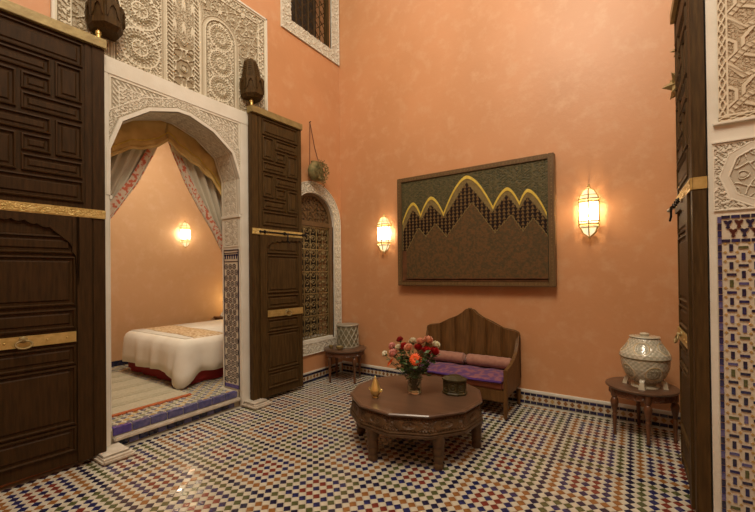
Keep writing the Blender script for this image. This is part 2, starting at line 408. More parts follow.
# carved soffit of the arch
AL = [0]
for i in range(len(arch)-1): AL.append(AL[-1]+hypot(arch[i+1][0]-arch[i][0], arch[i+1][1]-arch[i][1]))
def arch_at(s, c): return np.interp(s, AL, [p[c] for p in arch])
seg_n = []
for i in range(len(arch)-1):
    t = Vector((arch[i+1][0]-arch[i][0], arch[i+1][1]-arch[i][1])).normalized(); seg_n.append((-t.y, t.x))
def arch_n(s, c):
    i = np.clip(np.searchsorted(AL, s, side='right')-1, 0, len(seg_n)-1); return np.array(seg_n)[i, c]
Pa = lambda u, v: [XF-.02-v, arch_at(u, 0)+arch_n(u, 0)*.001, arch_at(u, 1)+arch_n(u, 1)*.001]
Na = lambda u, v: [0*u, arch_n(u, 0), arch_n(u, 1)]
def soff(u, v):
    e = np.minimum(v, .325-v); h = arab(u, v, .017, 2.)
    h = np.where(e < .03, 1, h); h = np.where((e >= .03) & (e < .04), 0, h); return np.where((e >= .04) & (e < .05), 1, h)
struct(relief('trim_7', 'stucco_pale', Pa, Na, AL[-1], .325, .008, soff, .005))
# jamb: zellige below, carved stucco above
for sgn, yj, nm in ((-1, DY1, 'trim_8'), (1, DY0, 'trim_9')):
    xa, xb = XW-.27, XF-.035
    b = struct(MB().box(XW-.305, min(yj, yj+sgn*.006), BF, XF-.002, max(yj, yj+sgn*.006), 2.165).build(nm, 'plaster'))
    P, Nn = plane_map((xa if sgn < 0 else xb, yj+sgn*.006, 1.83), ((1, 0, 0) if sgn < 0 else (-1, 0, 0)), (0, 0, 1))
    W = xb-xa
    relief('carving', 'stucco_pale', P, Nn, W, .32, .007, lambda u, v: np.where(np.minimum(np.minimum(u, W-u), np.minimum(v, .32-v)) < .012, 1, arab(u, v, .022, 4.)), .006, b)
    y0, y1 = sorted((yj+sgn*.006, yj+sgn*.010)); y2 = sorted((yj+sgn*.006, yj+sgn*.013))
    zc = MB().box(xa, y0, .19, xb, y1, 1.80).build('zellige_ground', 'zcream', b)
    k = MB().use('navy')
    for z0, z1 in ((1.785, 1.80), (1.755, 1.765), (1.655, 1.665), (.19, .235)): k.use('navy' if z0 > 1 else 'violet').box(xa, y2[0], z0, xb, y2[1], z1)
    k.use('navy').box(xa, y2[0], .19, xa+.012, y2[1], 1.80); k.box(xb-.012, y2[0], .19, xb, y2[1], 1.80)
    for i in range(6):
        c = xa+.035+i*(W-.07)/5; k.use('blue').box(c-.010, y2[0], 1.69, c+.010, y2[1], 1.745); k.box(c-.017, y2[0], 1.725, c+.017, y2[1], 1.745)
    k.build('border', None, b)
    k = MB().use('navy'); yf = y2[1] if sgn > 0 else y2[0]; yb = y1 if sgn > 0 else y0
    row = 0; z = 1.60
    while z > .27:
        for j in range(3):
            c = xa+.048+.076*j+(.038 if row % 2 else 0)
            if c > xb-.036: continue
            for q in range(8):                                     # ring of small dark darts and a centre
                a = q*pi/4+pi/8; px_, pz_ = c+.026*cos(a), z+.026*sin(a)
                k.prism([(px_+.009*cos(a+w_), pz_+.009*sin(a+w_)) for w_ in (0, pi/2, pi, -pi/2)] if 1 else [], lambda p, q_: (p, min(yf, yb), q_), lambda p, q_: (p, max(yf, yb), q_))
            k.box(c-.008, min(yf, yb), z-.008, c+.008, max(yf, yb), z+.008)
        z -= .066; row += 1
    tag(k.build('star_tilework', None, b), kind='stuff')
# great stucco panel above the door
P, Nn = plane_map((XW+.002, 1.04, 3.395), (0, 1, 0), (0, 0, 1))
def great(u, v):
    y, z = u+1.04, v+3.395
    h = ss(-.2, .25, star(u, v, .085, .5)-.35)*.7+.3*arab(u, v, .013)
    e = np.minimum(np.minimum(u, 2.07-u), 1.26-v)
    h = np.where(e < .018, 1, h); h = np.where((e >= .018) & (e < .026), 0, h)
    h = np.where((e >= .026) & (e < .10), arab(u, v, .017, 3.), h); h = np.where((e >= .10) & (e < .112), 1, h)
    for c, hw, zs, n0, R, kind in ((1.665, .205, 4.25, 3.605, .175, 0), (2.08, .165, 4.28, 0, 0, 1), (2.495, .175, 4.12, 3.56, .137, 0)):
        dx = np.abs(y-c); d = np.where(z < zs, dx, np.hypot(y-c, z-zs))
        h = np.where(d < hw+.055, .55, h); h = np.where((d < hw+.045) & (d > hw+.033), .15, h)
        inside = d < hw
        h = np.where((d < hw+.012) & ~inside, 1.0, h)
        if kind == 0:
            f = arab(y, z, .0145, 1.)
            for q in range(3 if R < .15 else 3):
                zc = n0+q*(2*R+.005); rr, r = rosette(y-c, z-zc, R); f = np.where(r < 1.02, rr, f)
            f = np.where(d > hw-.012, .0, f)
        else:
            g = star(y-c, z-3.6, .095, .5); f = np.where(z < 3.88, g, 0)
            col = ss(.1, .4, np.cos((y-c)*2*pi/.094)); lob = ss(.1, .5, np.cos((z-4.03)*2*pi/.24+2*np.abs(np.sin((y-c)*pi/.094))))
            f = np.where(z >= 3.88, np.maximum(col*.9*lob, arab(y, z, .012, 5.)*.55), f)
            f = np.where((d > hw-.05) & (d < hw-.008), ss(-.2, .2, np.sin((z+y*.6)/.0065)), f)
            f = np.where((d > hw-.058) & (d < hw-.05), 1, f)
        h = np.where(inside, f, h)
    return h
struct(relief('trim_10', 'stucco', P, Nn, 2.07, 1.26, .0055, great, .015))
k = MB(); k.bbox(XW, 1.02, 3.39, XW+.03, 1.042, 4.68, .004); k.bbox(XW, 3.108, 3.39, XW+.03, 3.13, 4.68, .004); k.bbox(XW, 1.02, 4.655, XW+.03, 3.13, 4.68, .004)
struct(k.build('trim_11', 'plaster'))

# ------------------------------------------------------------------ near right wall: stucco panels and zellige
PXR = .95
def chain(u, v, c, wdt):
    t = v/.020; a = np.sin(t)*wdt*.32
    return np.maximum(1-ss(wdt*.10, wdt*.18, np.abs(u-c-a)), 1-ss(wdt*.10, wdt*.18, np.abs(u-c+a)))
def pan1(u, v):
    h = arab(u, v, .0085, .7)*.5
    p = .27; vv = np.mod(v-.05, p); W0 = .048
    d = np.full(u.shape, 9.)
    for uo in (0, .30):
        U = u-W0-uo
        for s0 in (-p, 0, p):
            V = vv-s0
            for a, b in (((.0, .03), (.03, .055)), ((.03, .055), (.03, .115)), ((.03, .115), (.0, .14)), ((.06, .13), (.11, .19)), ((.06, .13), (.06, .04)), ((.06, .04), (.11, .015)), ((.11, .19), (.17, .19)), ((.11, .015), (.17, .015)), ((.17, .19), (.22, .13)), ((.17, .015), (.22, .06)), ((.22, .13), (.22, .06)), ((.22, .1), (.30, .1))):
                d = np.minimum(d, seg(U, V, a, b))
    h = np.where(d < .013, .25, h); h = np.where(d < .009, 1, h)
    r = np.full(u.shape, 9.)
    for uo in (0, .30):
        U = u-W0-uo
        for s0 in (-p, 0, p):
            V = vv-s0
            for a, b in (((.0, .27), (.06, .19)), ((.06, .19), (.13, .21)), ((.13, .21), (.15, .10)), ((.15, .10), (.08, .08)), ((.08, .08), (.0, .0)), ((.15, .10), (.24, .0)), ((.13, .21), (.24, .27))):
                r = np.minimum(r, seg(U, V, a, b))
    rope = (r < .013); beads = ss(-.1, .4, np.sin((u+v)/.0052))*.45+.5
    h = np.where(r < .017, .2, h); h = np.where(rope, beads, h)
    e = u; h = np.where(e < .036, 0.1, h); h = np.where(e < .036, np.maximum(h, chain(u, v, .019, .036)), h)
    h = np.where((e < .005) | ((e > .034) & (e < .046)), 1, h)
    h = np.where(v < .028, np.maximum(.1, chain(v, u, .014, .028)), h); h = np.where((v < .004) | ((v > .026) & (v < .036)), 1, h); return h
P, Nn = plane_map((.414, PYF-.001, 2.345), (1, 0, 0), (0, 0, 1))
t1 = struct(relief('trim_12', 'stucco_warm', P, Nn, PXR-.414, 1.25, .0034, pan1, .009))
def pan2(u, v):
    h = arab(u, v, .0105, 2.4)
    Wd, Hd = .55, .385; cx = .31
    # elongated octagon frame
    du = np.abs(u-cx); dv = np.abs(v-Hd/2)
    o = np.maximum(np.maximum(du+.33*dv-.28, dv-.178), .55*du+.95*dv-.25)
    h = np.where(o < .004, 1, h); h = np.where(o < -.004, .8, h); h = np.where(o < -.036, 1, h); h = np.where(o < -.044, .1, h)
    g = np.maximum(star(u-cx, v-Hd/2, .062, .5), .0)
    h = np.where(o < -.050, .15+.85*g, h)
    e = np.minimum(np.minimum(u, v), Hd-v); h = np.where(e < .008, 1, h); return h
P, Nn = plane_map((.385, PYF-.001, 1.838), (1, 0, 0), (0, 0, 1))
struct(relief('trim_13', 'stucco_pale', P, Nn, PXR-.385, .385, .0034, pan2, .008))
k = MB(); k.bbox(.384, PYF-.016, 2.225, PXR, PYF, 2.236, .002); k.bbox(.39, PYF-.02, 2.33, PXR, PYF, 2.343, .002); struct(k.build('trim_14', 'plaster'))
zp = struct(box('trim_15', 'zcream', (.398, PYF-.008, .10, PXR, PYF, 1.812)))
def plate(name, m, x0, z0, x1, z1, par=zp): return box(name, m, (x0, PYF-.013, z0, x1, PYF-.006, z1), par)
z = .125; i = 0; pr_ = {}
def shared(name, key, m, w_, h_):
    if key not in pr_:
        o = MB().box(-w_/2, -.0035, -h_/2, w_/2, .0035, h_/2).build(name, m, zp); pr_[key] = o
    else: o = dup(pr_[key], zp)
    return o
while z < 1.79:                                        # border column of stacked bricks
    o = shared('brick', ('b', i % 3), ['blue', 'navy', 'cobalt'][i % 3], .017, .036); o.location = (.410, PYF-.0095, z); z += .0405; i += 1
for zz in (1.80, 1.665):
    for i in range(13):
        o = shared('brick', ('h', i % 3), ['navy', 'blue', 'navy'][i % 3], .036, .017); o.location = (.437+i*.041, PYF-.0095, zz)
tas = [(-.019, .022), (-.008, .024), (0, .018), (.008, .024), (.019, .022), (.013, .006), (.006, .000), (.006, -.012), (.010, -.016), (0, -.026), (-.010, -.016), (-.006, -.012), (-.006, 0), (-.013, .006)]
tp = {}
for r_, (zz, off_) in enumerate(((1.757, 0), (1.708, .022))):
    for i in range(11):
        key = (i+r_) % 2
        if key not in tp:
            tp[key] = MB().prism(tas, lambda a, b: (a, .003, b), lambda a, b: (a, -.004, b)).build('tassel_tile', ['navy', 'tassel_red'][key] if r_ == 0 else 'navy', zp); o = tp[key]
        else: o = dup(tp[key], zp)
        o.location = (.446+off_+i*.046, PYF-.0095, zz)
LZ = .0505
cnt = 0
for j in range(31):
    for i in range(8):
        c = (.458+i*LZ, 1.625-j*LZ)
        vert = (i+j) % 2 == 0; cl = ['blue', 'navy', 'green', 'blue', 'cobalt'][(i*7+j*3) % 5] if (i+j) % 3 else 'navy'
        o = shared('tile', ('v' if vert else 'w', cl), cl, *((.0160, .041) if vert else (.041, .0145))); o.location = (c[0], PYF-.0095, c[1])
k = MB().use('ochre')
for j in range(32):
    for i in range(9):
        x, zc = .458+(i-.5)*LZ, 1.625-(j-.5)*LZ; r = .0085
        k.prism([(x+r, zc), (x, zc+r), (x-r, zc), (x, zc-r)], lambda a, b: (a, PYF-.006, b), lambda a, b: (a, PYF-.0115, b))
tag(k.build('diamond_tilework', None, zp), kind='stuff')
k = MB(); 
for i in range(14): k.use(['blue', 'violet'][i % 2]).box(.40+i*.041, PYF-.014, .062, .438+i*.041, PYF, .098)
tag(k.build('base_tilework', None, zp), kind='stuff')
k = MB(); k.bbox(PX-.004, PYF-.03, 0, 1.2, PYF+.01, .055, .006); struct(k.build('trim_16', 'marble'))

# ------------------------------------------------------------------ door leaves
def panel(par, m, s, T, x0, z0, x1, z1, name='panel'):
    k = MB(); R = []
    mn = min(x1-x0, z1-z0)
    prof = [(0, 0), (.003, .013), (.012, .015), (.018, .003), (.020, -.002), (.034, -.002), (.046, .008), (.052, .008)]
    for ins, h in prof:
        ins = min(ins, mn*.45); y = s*(T+h); R.append([(x0+ins, y, z0+ins), (x1-ins, y, z0+ins), (x1-ins, y, z1-ins), (x0+ins, y, z1-ins)])
    n = 4; vs = [p for r in R for p in r]; fs = []
    for i in range(len(R)-1):
        for j in range(4): fs.append((i*4+j, i*4+(j+1) % 4, (i+1)*4+(j+1) % 4, (i+1)*4+j))
    fs.append(tuple((len(R)-1)*4+j for j in range(4)))
    k.add(vs, fs); o = k.build(name, m, par, recalc=False)
    if s < 0: pass
    return o
def pinwheel(par, m, s, T, x0, z0, x1, z1, flip):
    a, b = (x1-x0)/3, (z1-z0)/3; g = .012
    L = [(0, 2, 2, 3), (0, 0, 1, 2), (1, 1, 2, 2), (1, 0, 3, 1), (2, 1, 3, 3)]
    for p0, q0, p1, q1 in L:
        if flip: p0, p1 = 3-p1, 3-p0
        panel(par, m, s, T, x0+p0*a+g, z0+q0*b+g, x0+p1*a-g, z0+q1*b-g)
def strap(par, name, m, s, T, x0, z0, x1, z1, engraved=True):
    k = MB(); y0, y1 = sorted((s*(T-.002), s*(T+.010))); k.box(x0, y0, z0, x1, y1, z1)
    n = max(2, int((x1-x0)/.10))
    for i in range(n):
        x = x0+(x1-x0)*(i+.5)/n; k.lathe([(.008, 0), (.006, .004), (.001, .006)], 6, (0, 0))
        k2 = k.v[-18:]; k.v[-18:] = [(x+a, s*(T+.010+c), (z0+z1)/2+b) for a, b, c in k2]
    o = k.build(name, m, par)
    if engraved:
        h = z1-z0; w_ = x1-x0
        P0, N0 = (lambda u, v: [x0+u, s*(T+.0105)+0*u, z0+.008+v]), (lambda u, v: [0*u, s+0*u, 0*u])
        relief('engraving', m, P0, N0, w_, h-.016, .004, lambda u, v: arab(u, v, .009, 3.), .0035, o)
    return o
def ring_pull(par, m, s, T, x, z, R=.045):
    k = MB(); ya = s*(T+.022)
    k.tube([(x+R*cos(a), ya+s*.008*(1-sin(a)), z-.02+R*.62*sin(a)) for a in [2*pi*i/24 for i in range(25)]], .0065, 6)
    h = k.build('ring_handle', m, par, True)
    k = MB(); k.lathe([(.026, 0), (.024, .006), (.012, .012), (.010, .028), (.001, .030)], 12)
    k.v = [(x+a, s*(T+c), z+.012+b) for a, b, c in k.v]; k.build('rosette', m, h, True)
    return h
def leaf(name, label, loc, rz, s, W, wood, brass, flip, H=3.44, low=.03, big_arch=False):
    d = thing(name, label, 'door', loc, rz, kind='structure'); T = .028
    b = MB(); b.box(0, -T, low, W, T, H); b.build('board', wood, d)
    # stiles proud of the board
    for x0, x1 in ((0, .085), (.095, .135), (W-.06, W)):
        y0, y1 = sorted((s*(T-.002), s*(T+.008))); k = MB(); k.bbox(x0, y0, low, x1, y1, H-.06, .003); k.build('stile', wood, d)
    X0, X1 = .145, W-.068
    T2 = T+.001
    # upper half
    panel(d, wood, s, T2, X0, 3.15, X1, 3.34); pinwheel(d, wood, s, T2, X0-.006, 2.70, X1+.006, 3.145, flip); pinwheel(d, wood, s, T2, X0-.006, 2.25, X1+.006, 2.695, flip)
    panel(d, wood, s, T2, X0, 2.07, X1, 2.24)
    y0, y1 = sorted((-s*(T+.012), s*(T+.034))); k = MB(); k.bbox(-.01, y0, H-.075, W+.005, y1, H+.002, .004); k.build('top_rail', brass, d)
    strap(d, 'brass_band', 'brass', s, T+.008, 0, 1.955, W, 2.025)
    # lower half
    X0 = .20
    strap(d, 'brass_band', 'brass', s, T+.008, X0, .975, W, 1.055, False)
    ring_pull(d, 'brass_old', s, T+.018, X0+(X1-X0)*.60, 1.02)
    panel(d, wood, s, T2, X0, 1.74 if not big_arch else 1.66, X1, 1.92 if not big_arch else 1.80)
    panel(d, wood, s, T2, X0, 1.26, X1, 1.72 if not big_arch else 1.64); panel(d, wood, s, T2, X0, 1.08, X1, 1.235)
    panel(d, wood, s, T2, X0, .80, X1, .95); panel(d, wood, s, T2, X0, .33, X1, .785); panel(d, wood, s, T2, X0, .12, X1, .315)
    # scalloped arch board
    if big_arch: C = [(.19, 1.40), (.20, 1.60), (.25, 1.76), (.36, 1.86), (.50, 1.90), (W, 1.915)]
    else: C = [(.19, 1.78), (.22, 1.84), (.27, 1.875), (.42, 1.905), (.5, 1.915), (W, 1.92)]
    pts = []
    for i in range(len(C)-1):
        (a, b_), (c, e) = C[i], C[i+1]; nn = max(1, int(hypot(c-a, e-b_)/.06))
        for q in range(nn):
            for t, dd in ((0, 0), (.25, -.011), (.5, -.015), (.75, -.011)):
                f = (q+t)/nn; L = hypot(c-a, e-b_); pts.append((a+(c-a)*f-(e-b_)/L*dd*-1, b_+(e-b_)*f+(c-a)/L*dd))
    pts.append((W, C[-1][1]))
    k = MB()
    for i in range(len(pts)-1):
        q = [pts[i], pts[i+1], (max(pts[i+1][0], .1), 1.953), (max(pts[i][0], .1), 1.953)]
        k.prism(q, lambda a, b: (a, s*(T-.002), b), lambda a, b: (a, s*(T+.022), b))
    k.box(.10, min(s*T, s*(T+.022)), low, .192, max(s*T, s*(T+.022)), 1.953)
    k.build('scalloped_board', wood, d)
    # pivot pins
    k = MB(); k.lathe([(.016, H), (.016, H+.05), (.022, H+.055), (.022, H+.075), (.010, H+.085), (.010, H+.13)], 10, (.03, 0)); k.build('pivot_pin', 'gold', d, True)
    k = MB(); k.lathe([(.014, .0), (.014, low+.01)], 10, (.03, 0)); k.build('pivot_pin', 'iron', d, True)
    return d
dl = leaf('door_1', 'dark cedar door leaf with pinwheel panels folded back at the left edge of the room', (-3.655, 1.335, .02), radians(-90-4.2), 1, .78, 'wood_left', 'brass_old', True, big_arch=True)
dm = leaf('door_2', 'dark cedar door leaf folded back between the bedroom arch and the arched window', (-3.665, 2.80, .02), radians(90-3.4), -1, .748, 'wood_dark', 'brass_old', True)
dr = leaf('door_3', 'open cedar door leaf seen edge-on beside the stucco and zellige wall', (.328, 2.885, .02), radians(90.8), 1, .78, 'wood_dark', 'brass_old', False)
# edge brass and bolts
k = MB(); k.box(-.004, -.032, 1.955, .001, .032, 2.025); k.build('edge_band', 'brass', dr)
def bolt(d, s, x0, x1, z, m='iron'):
    T = .05; k = MB(); k.tube([(x0, s*T, z), (x1, s*T, z)], .010, 8); b = k.build('sliding_bolt', m, d, True)
    k = MB()
    for x in (x0+.06, (x0+x1)/2, x1-.05): k.bbox(x-.012, min(s*.03, s*(T+.016)), z-.018, x+.012, max(s*.03, s*(T+.016)), z+.018, .003)
    k.build('staple', m, b)
    k = MB(); xm = (x0+x1)/2+.03
    k.tube([(xm, s*T, z), (xm, s*(T+.03), z-.02), (xm, s*(T+.03), z-.09), (xm+.03, s*(T+.035), z-.12)], .008, 6); k.build('hasp', m, b, True)
    for x in (x0, x1): 
        k = MB(); k.sphere((x, s*T, z), .017, 8, 6); k.build('knob', m, b, True)
bolt(dm, -1, .10, .80, 1.99); bolt(dr, 1, .50, .84, 1.975)
k = MB()
for i in range(3): k.sphere((.82+.03*i, .062+.008*i, 1.965-.006*i), .015, 8, 6)
k.build('latch_knob', 'pale_metal', dr, True)
k = MB(); k.bbox(.30, .026, 1.93, .34, .06, 1.955, .004); k.build('latch_block', 'wood_mid', dr)
k = MB(); k.bbox(-.02, .028, 1.955, .06, .05, 1.99, .003); k.tube([(.4, .045, 2.02), (.4, .06, 1.99), (.4, .06, 1.95)], .01, 6); 
k = MB(); k.bbox(.70, .03, 1.90, .72, .05, 2.0, .002); k.build('hasp', 'iron', dl)

# wooden pivot brackets with carved arches
def bracket(label, loc):
    t = thing('door_bracket', label, 'bracket', loc, 0, 'carved wooden pivot brackets above the bedroom doors')
    n = 8; hw = .115; dp = .20
    def plan(sc, z, r=1):  # half-octagonal plan against the wall, x outward
        return [(0, -hw*sc, z), (dp*.55*sc, -hw*sc, z), (dp*sc, -hw*.5*sc, z), (dp*sc, hw*.5*sc, z), (dp*.55*sc, hw*sc, z), (0, hw*sc, z)]
    k = MB(); k.rings([plan(.80, 0), plan(.98, .035), plan(1.0, .09), plan(1.0, .17), plan(1.04, .20), plan(.86, .215)]); k.build('block', 'wood_dark', t)
    k = MB(); k.rings([plan(.86, .21), plan(.62, .40), plan(.50, .455), plan(.18, .49)]); k.build('hood', 'wood_dark', t)
    for i, (x, y, a) in enumerate(((dp, 0, 0), (dp*.78, hw*.76, 52), (dp*.78, -hw*.76, -52), (dp*.28, hw, 90), (dp*.28, -hw, -90))):
        k = MB(); ca, sa = cos(radians(a)), sin(radians(a))
        pts = [(-.045, 0), (-.028, -.015), (-.03, -.05), (-.015, -.075), (0, -.095), (.015, -.075), (.03, -.05), (.028, -.015), (.045, 0), (.045, .035), (-.045, .035)]
        f = lambda d: (lambda p, q: (x+ca*d-sa*p, y+sa*d+ca*p, .18+q))
        k.prism([(-.045, .035), (.045, .035), (.045, -.10), (.032, -.07), (.022, -.02), (0, .012), (-.022, -.02), (-.032, -.07), (-.045, -.10)], f(-.004), f(.012)); k.build('carved_arch', 'wood_dark', t)
        for q in range(9):
            zz = .225+q*.024; sc = .87-.24*(zz-.21)/.19 if zz < .40 else .63-.12*(zz-.40)/.055
            kk = MB(); yy = y*sc; xx = x*sc
            kk.box(-.006, -.028*sc, -.008, .007, .028*sc, .008); kk.v = [(xx+ca*p-sa*r, yy+sa*p+ca*r, zz+c) for p, r, c in kk.v]; kk.build('dentil', 'wood_dark', t)
    return t
bracket('carved dark wood bracket holding the pivot of the leftmost door leaf', (XW+.02, 1.365, 3.555))
bracket('carved dark wood bracket with ribbed hood above the door leaf by the arched window', (XW+.02, 2.85, 3.555))
for lab, y in (('worn marble pivot block at the foot of the leftmost door leaf', 1.37), ('worn marble pivot block at the foot of the door leaf by the arched window', 2.82)):
    k = MB(); a, b = XW+.02, XW+.26; k.bbox(a, y-.12, 0, b+.03, y+.12, .045, .015); o = k.build('pivot_stone', 'marble')
    tag(o, lab, 'stone block', 'marble door pivot blocks')
    k = MB(); k.bbox(XW+.02, y-.10, .042, XW+.24, y+.10, .058, .008); k.build('stone_cap', 'marble', o)

# ------------------------------------------------------------------ windows
w1 = struct(thing('window_1', 'tall arched window with scrolled iron grille and carved white surround', 'window')); w1['kind'] = 'structure'
# carved plaster ring: polar path left jamb -> arch -> right jamb
wi, wo = WH, WH+.155
pl = [(-1, WZ0)]
def wpath(s):     # s along the outline; returns offset direction (dy,dz) and centre
    L1 = WZS-WZ0; L2 = pi*wi
    s = np.asarray(s)
    ang = np.clip((s-L1)/wi, 0, pi)
    cy = np.where(s < L1, WY-0*s, WY); cz = np.where(s < L1, WZ0+s, np.where(s > L1+L2, WZS-(s-L1-L2), WZS))
    return -np.cos(ang), np.sin(ang), cy, cz
LT = 2*(WZS-WZ0)+pi*wi
def Pw(u, v):
    dy, dz, cy, cz = wpath(u); r = wi+v; return [XW+.012+0*u, cy+dy*r, cz+dz*r]
fnw = lambda u, v: np.where((v < .012) | (v > .143), 1, np.where((v < .02) | (v > .135), 0, arab(u, v, .016, 6.)))
relief('carved_surround', 'stucco_pale', Pw, lambda u, v: [1+0*u, 0*u, 0*u], LT, .155, .007, fnw, .014, w1)
k = MB(); R0 = []
for s_ in np.linspace(0, LT, 80):
    dy, dz, cy, cz = [float(q) for q in wpath(s_)]
    R0.append([(XW-.02, cy+dy*wi, cz+dz*wi), (XW+.013, cy+dy*wi, cz+dz*wi), (XW+.013, cy+dy*wo, cz+dz*wo), (XW-.01, cy+dy*wo, cz+dz*wo)])
k.rings(R0); k.build('surround_body', 'plaster', w1)
k = MB(); R0 = []
for s_ in np.linspace(0, LT, 80):
    dy, dz, cy, cz = [float(q) for q in wpath(s_)]
    R0.append([(XW-.12, cy+dy*(wi-.035), cz+dz*(wi-.035)), (XW-.05, cy+dy*(wi-.035), cz+dz*(wi-.035)), (XW-.02, cy+dy*(wi+.004), cz+dz*(wi+.004)), (XW-.12, cy+dy*(wi+.004), cz+dz*(wi+.004))])
k.rings(R0); k.build('window_frame', 'wood_mid', w1)
P, Nn = plane_map((XW+.012, WY-wo, WZ0-.165), (0, 1, 0), (0, 0, 1))
relief('carved_sill', 'stucco_pale', P, Nn, 2*wo, .165, .007, lambda u, v: np.where((v < .012) | (v > .150), 1, arab(u, v, .016, 6.)), .014, w1)
k = MB(); k.bbox(XW-.01, WY-wo, WZ0-.168, XW+.013, WY+wo, WZ0, .002); k.bbox(XW-.28, WY-WH, WZ0-.01, XW-.01, WY+WH, WZ0+.03, .004); k.build('window_sill', 'plaster', w1)
k = MB(); k.bbox(XW-.12, WY-WH, WZS-.05, XW-.035, WY+WH, WZS+.02, .006); k.build('transom', 'wood_mid', w1)
# pierced wooden tympanum
P, Nn = plane_map((XW-.085, WY-WH, WZS+.02), (0, 1, 0), (0, 0, 1))
def tym(u, v):
    du = u-WH; r = np.hypot(du, v); return .3+.7*arab(u, v, .026, 1.5)
relief('tympanum', 'wood_mid', P, Nn, 2*WH, WH, .008, tym, .02, w1, mask=lambda u, v: (np.hypot(u-WH, v) < WH-.03) & (arab(u, v, .026, 1.5) > .12))
k = MB(); xg = XW-.07; gy0, gy1, gz0, gz1 = WY-WH+.04, WY+WH-.04, WZ0+.04, WZS-.06
for i in range(7):
    y = gy0+(gy1-gy0)*i/6; k = MB(); k.box(xg-.006, y-.006, gz0, xg+.006, y+.006, gz1); k.build('grille_bar', 'iron_gold', w1)
for i in range(6):
    z = gz0+(gz1-gz0)*i/5; k = MB(); k.box(xg-.008, gy0, z-.007, xg+.008, gy1, z+.007); k.build('grille_rail', 'iron_gold', w1)
k = MB(); cw = (gy1-gy0)/6
for i in range(6):
    for j in range(15):
        cy, cz = gy0+cw*(i+.5), gz0+(gz1-gz0)*(j+.5)/15; sg = 1 if (i+j) % 2 else -1
        pts = []
        for q in range(15):
            t = q/14; a = t*pi*2.6; r = .050*(1-t*.72); pts.append((xg, cy+sg*r*cos(a), cz+r*sin(a)))
        k.tube(pts, .0075, 4)
        if i % 2 == 0: k.sphere((xg, cy+cw/2, cz), .020, 6, 4)
tag(k.build('scrollwork', 'iron_gold', w1), kind='stuff')
# high window
w2 = struct(thing('window_2', 'high square window with dark lattice and carved white surround', 'window'))
P, Nn = plane_map((XW+.010, V0-.17, VZ-.17), (0, 1, 0), (0, 0, 1)); wv = V1-V0+.34
relief('carved_surround', 'stucco_pale', P, Nn, wv, 1.7, .009, lambda u, v: np.where((u < .015) | (u > wv-.015) | (v < .015), 1, arab(u, v, .02, 2.)), .014, w2, mask=lambda u, v: (u < .17) | (u > wv-.17) | (v < .17))
k = MB(); k.bbox(XW-.02, V0-.17, VZ-.17, XW+.012, V1+.17, VZ, .003); k.bbox(XW-.02, V0-.17, VZ, XW+.012, V0, 6.3, .003); k.bbox(XW-.02, V1, VZ, XW+.012, V1+.17, 6.3, .003); k.build('surround_body', 'plaster', w2)
k = MB(); k.bbox(XW-.10, V0, VZ, XW-.03, V1, VZ+.05, .004); k.bbox(XW-.1, V0, VZ, XW-.03, V0+.05, 6.3, .004); k.bbox(XW-.1, V1-.05, VZ, XW-.03, V1, 6.3, .004); k.build('window_frame', 'wood_dark', w2)
for i in range(1, 6):
    y = V0+.05+(V1-V0-.1)*i/6; k = MB(); k.tube([(XW-.07, y, VZ+.04), (XW-.07, y, 6.3)], .009, 6); k.build('lattice_bar', 'wood_dark', w2)
k = MB()
for j in range(14):
    for sg in (1, -1):
        z = VZ-.6+j*.15; y0, y1 = V0+.05, V1-.05; z0, z1 = (z, z+.72) if sg > 0 else (z+.72, z)
        t0 = 0
        a = Vector((XW-.08, y0, z0)); b = Vector((XW-.08, y1, z1))
        # clip below the frame
        for q in range(12):
            p, r = a.lerp(b, q/12), a.lerp(b, (q+1)/12)
            if min(p.z, r.z) > VZ+.05 and max(p.z, r.z) < 6.3: k.tube([p, r], .006, 4)
tag(k.build('lattice', 'wood_dark', w2), kind='stuff')

# ------------------------------------------------------------------ more materials
M['glass'] = mat('clear_glass', (.95, .97, .95), .03, trans=1)
M['water'] = mat('water', (.75, .85, .75), .02, trans=1)
def pane_mat(name, col, st, a):
    m = bpy.data.materials.new(name); m.use_nodes = True; nt = m.node_tree; nt.nodes.clear()
    o = nt.nodes.new('ShaderNodeOutputMaterial'); mx = nt.nodes.new('ShaderNodeMixShader'); t = nt.nodes.new('ShaderNodeBsdfTransparent'); e = nt.nodes.new('ShaderNodeEmission')
    e.inputs[0].default_value = (*col, 1); e.inputs[1].default_value = st; mx.inputs[0].default_value = a
    nt.links.new(t.outputs[0], mx.inputs[1]); nt.links.new(e.outputs[0], mx.inputs[2]); nt.links.new(mx.outputs[0], o.inputs[0]); return m
M['lit_glass'] = pane_mat('lit_frosted_glass', (1, .92, .76), 6.0, .5)
M['lit_glass_dim'] = pane_mat('lit_amber_glass', (1, .84, .55), 1.5, .45)
M['bulb'] = mat('lamp_bulb', (1, 1, 1), emit=(1, .85, .6), estr=25)
M['pink'] = mat('rose_damask', (.29, .125, .080), .8, color2=(.36, .17, .11), scale=26, sheen=.3)
M['seat_pink'] = mat('terracotta_cloth', (.30, .095, .05), .85, color2=(.36, .13, .07), scale=10)
M['purple'] = mat('purple_brocade', (.085, .024, .115), .7, color2=(.23, .075, .095), scale=17, lo=.47, hi=.55, sheen=.2)
M['purple_edge'] = mat('violet_cloth', (.065, .016, .15), .7)
M['bedspread'] = mat('ivory_bedspread', (.76, .72, .63), .85, color2=(.70, .65, .55), scale=5, bump=.15, bscale=90)
M['sheet'] = mat('pinkish_sheet', (.66, .50, .40), .85)
M['runner'] = mat('patterned_runner', (.42, .26, .12), .8, color2=(.62, .48, .30), scale=30, lo=.45, hi=.55)
M['bedskirt'] = mat('crimson_valance', (.22, .012, .012), .8, color2=(.28, .02, .02), scale=8)
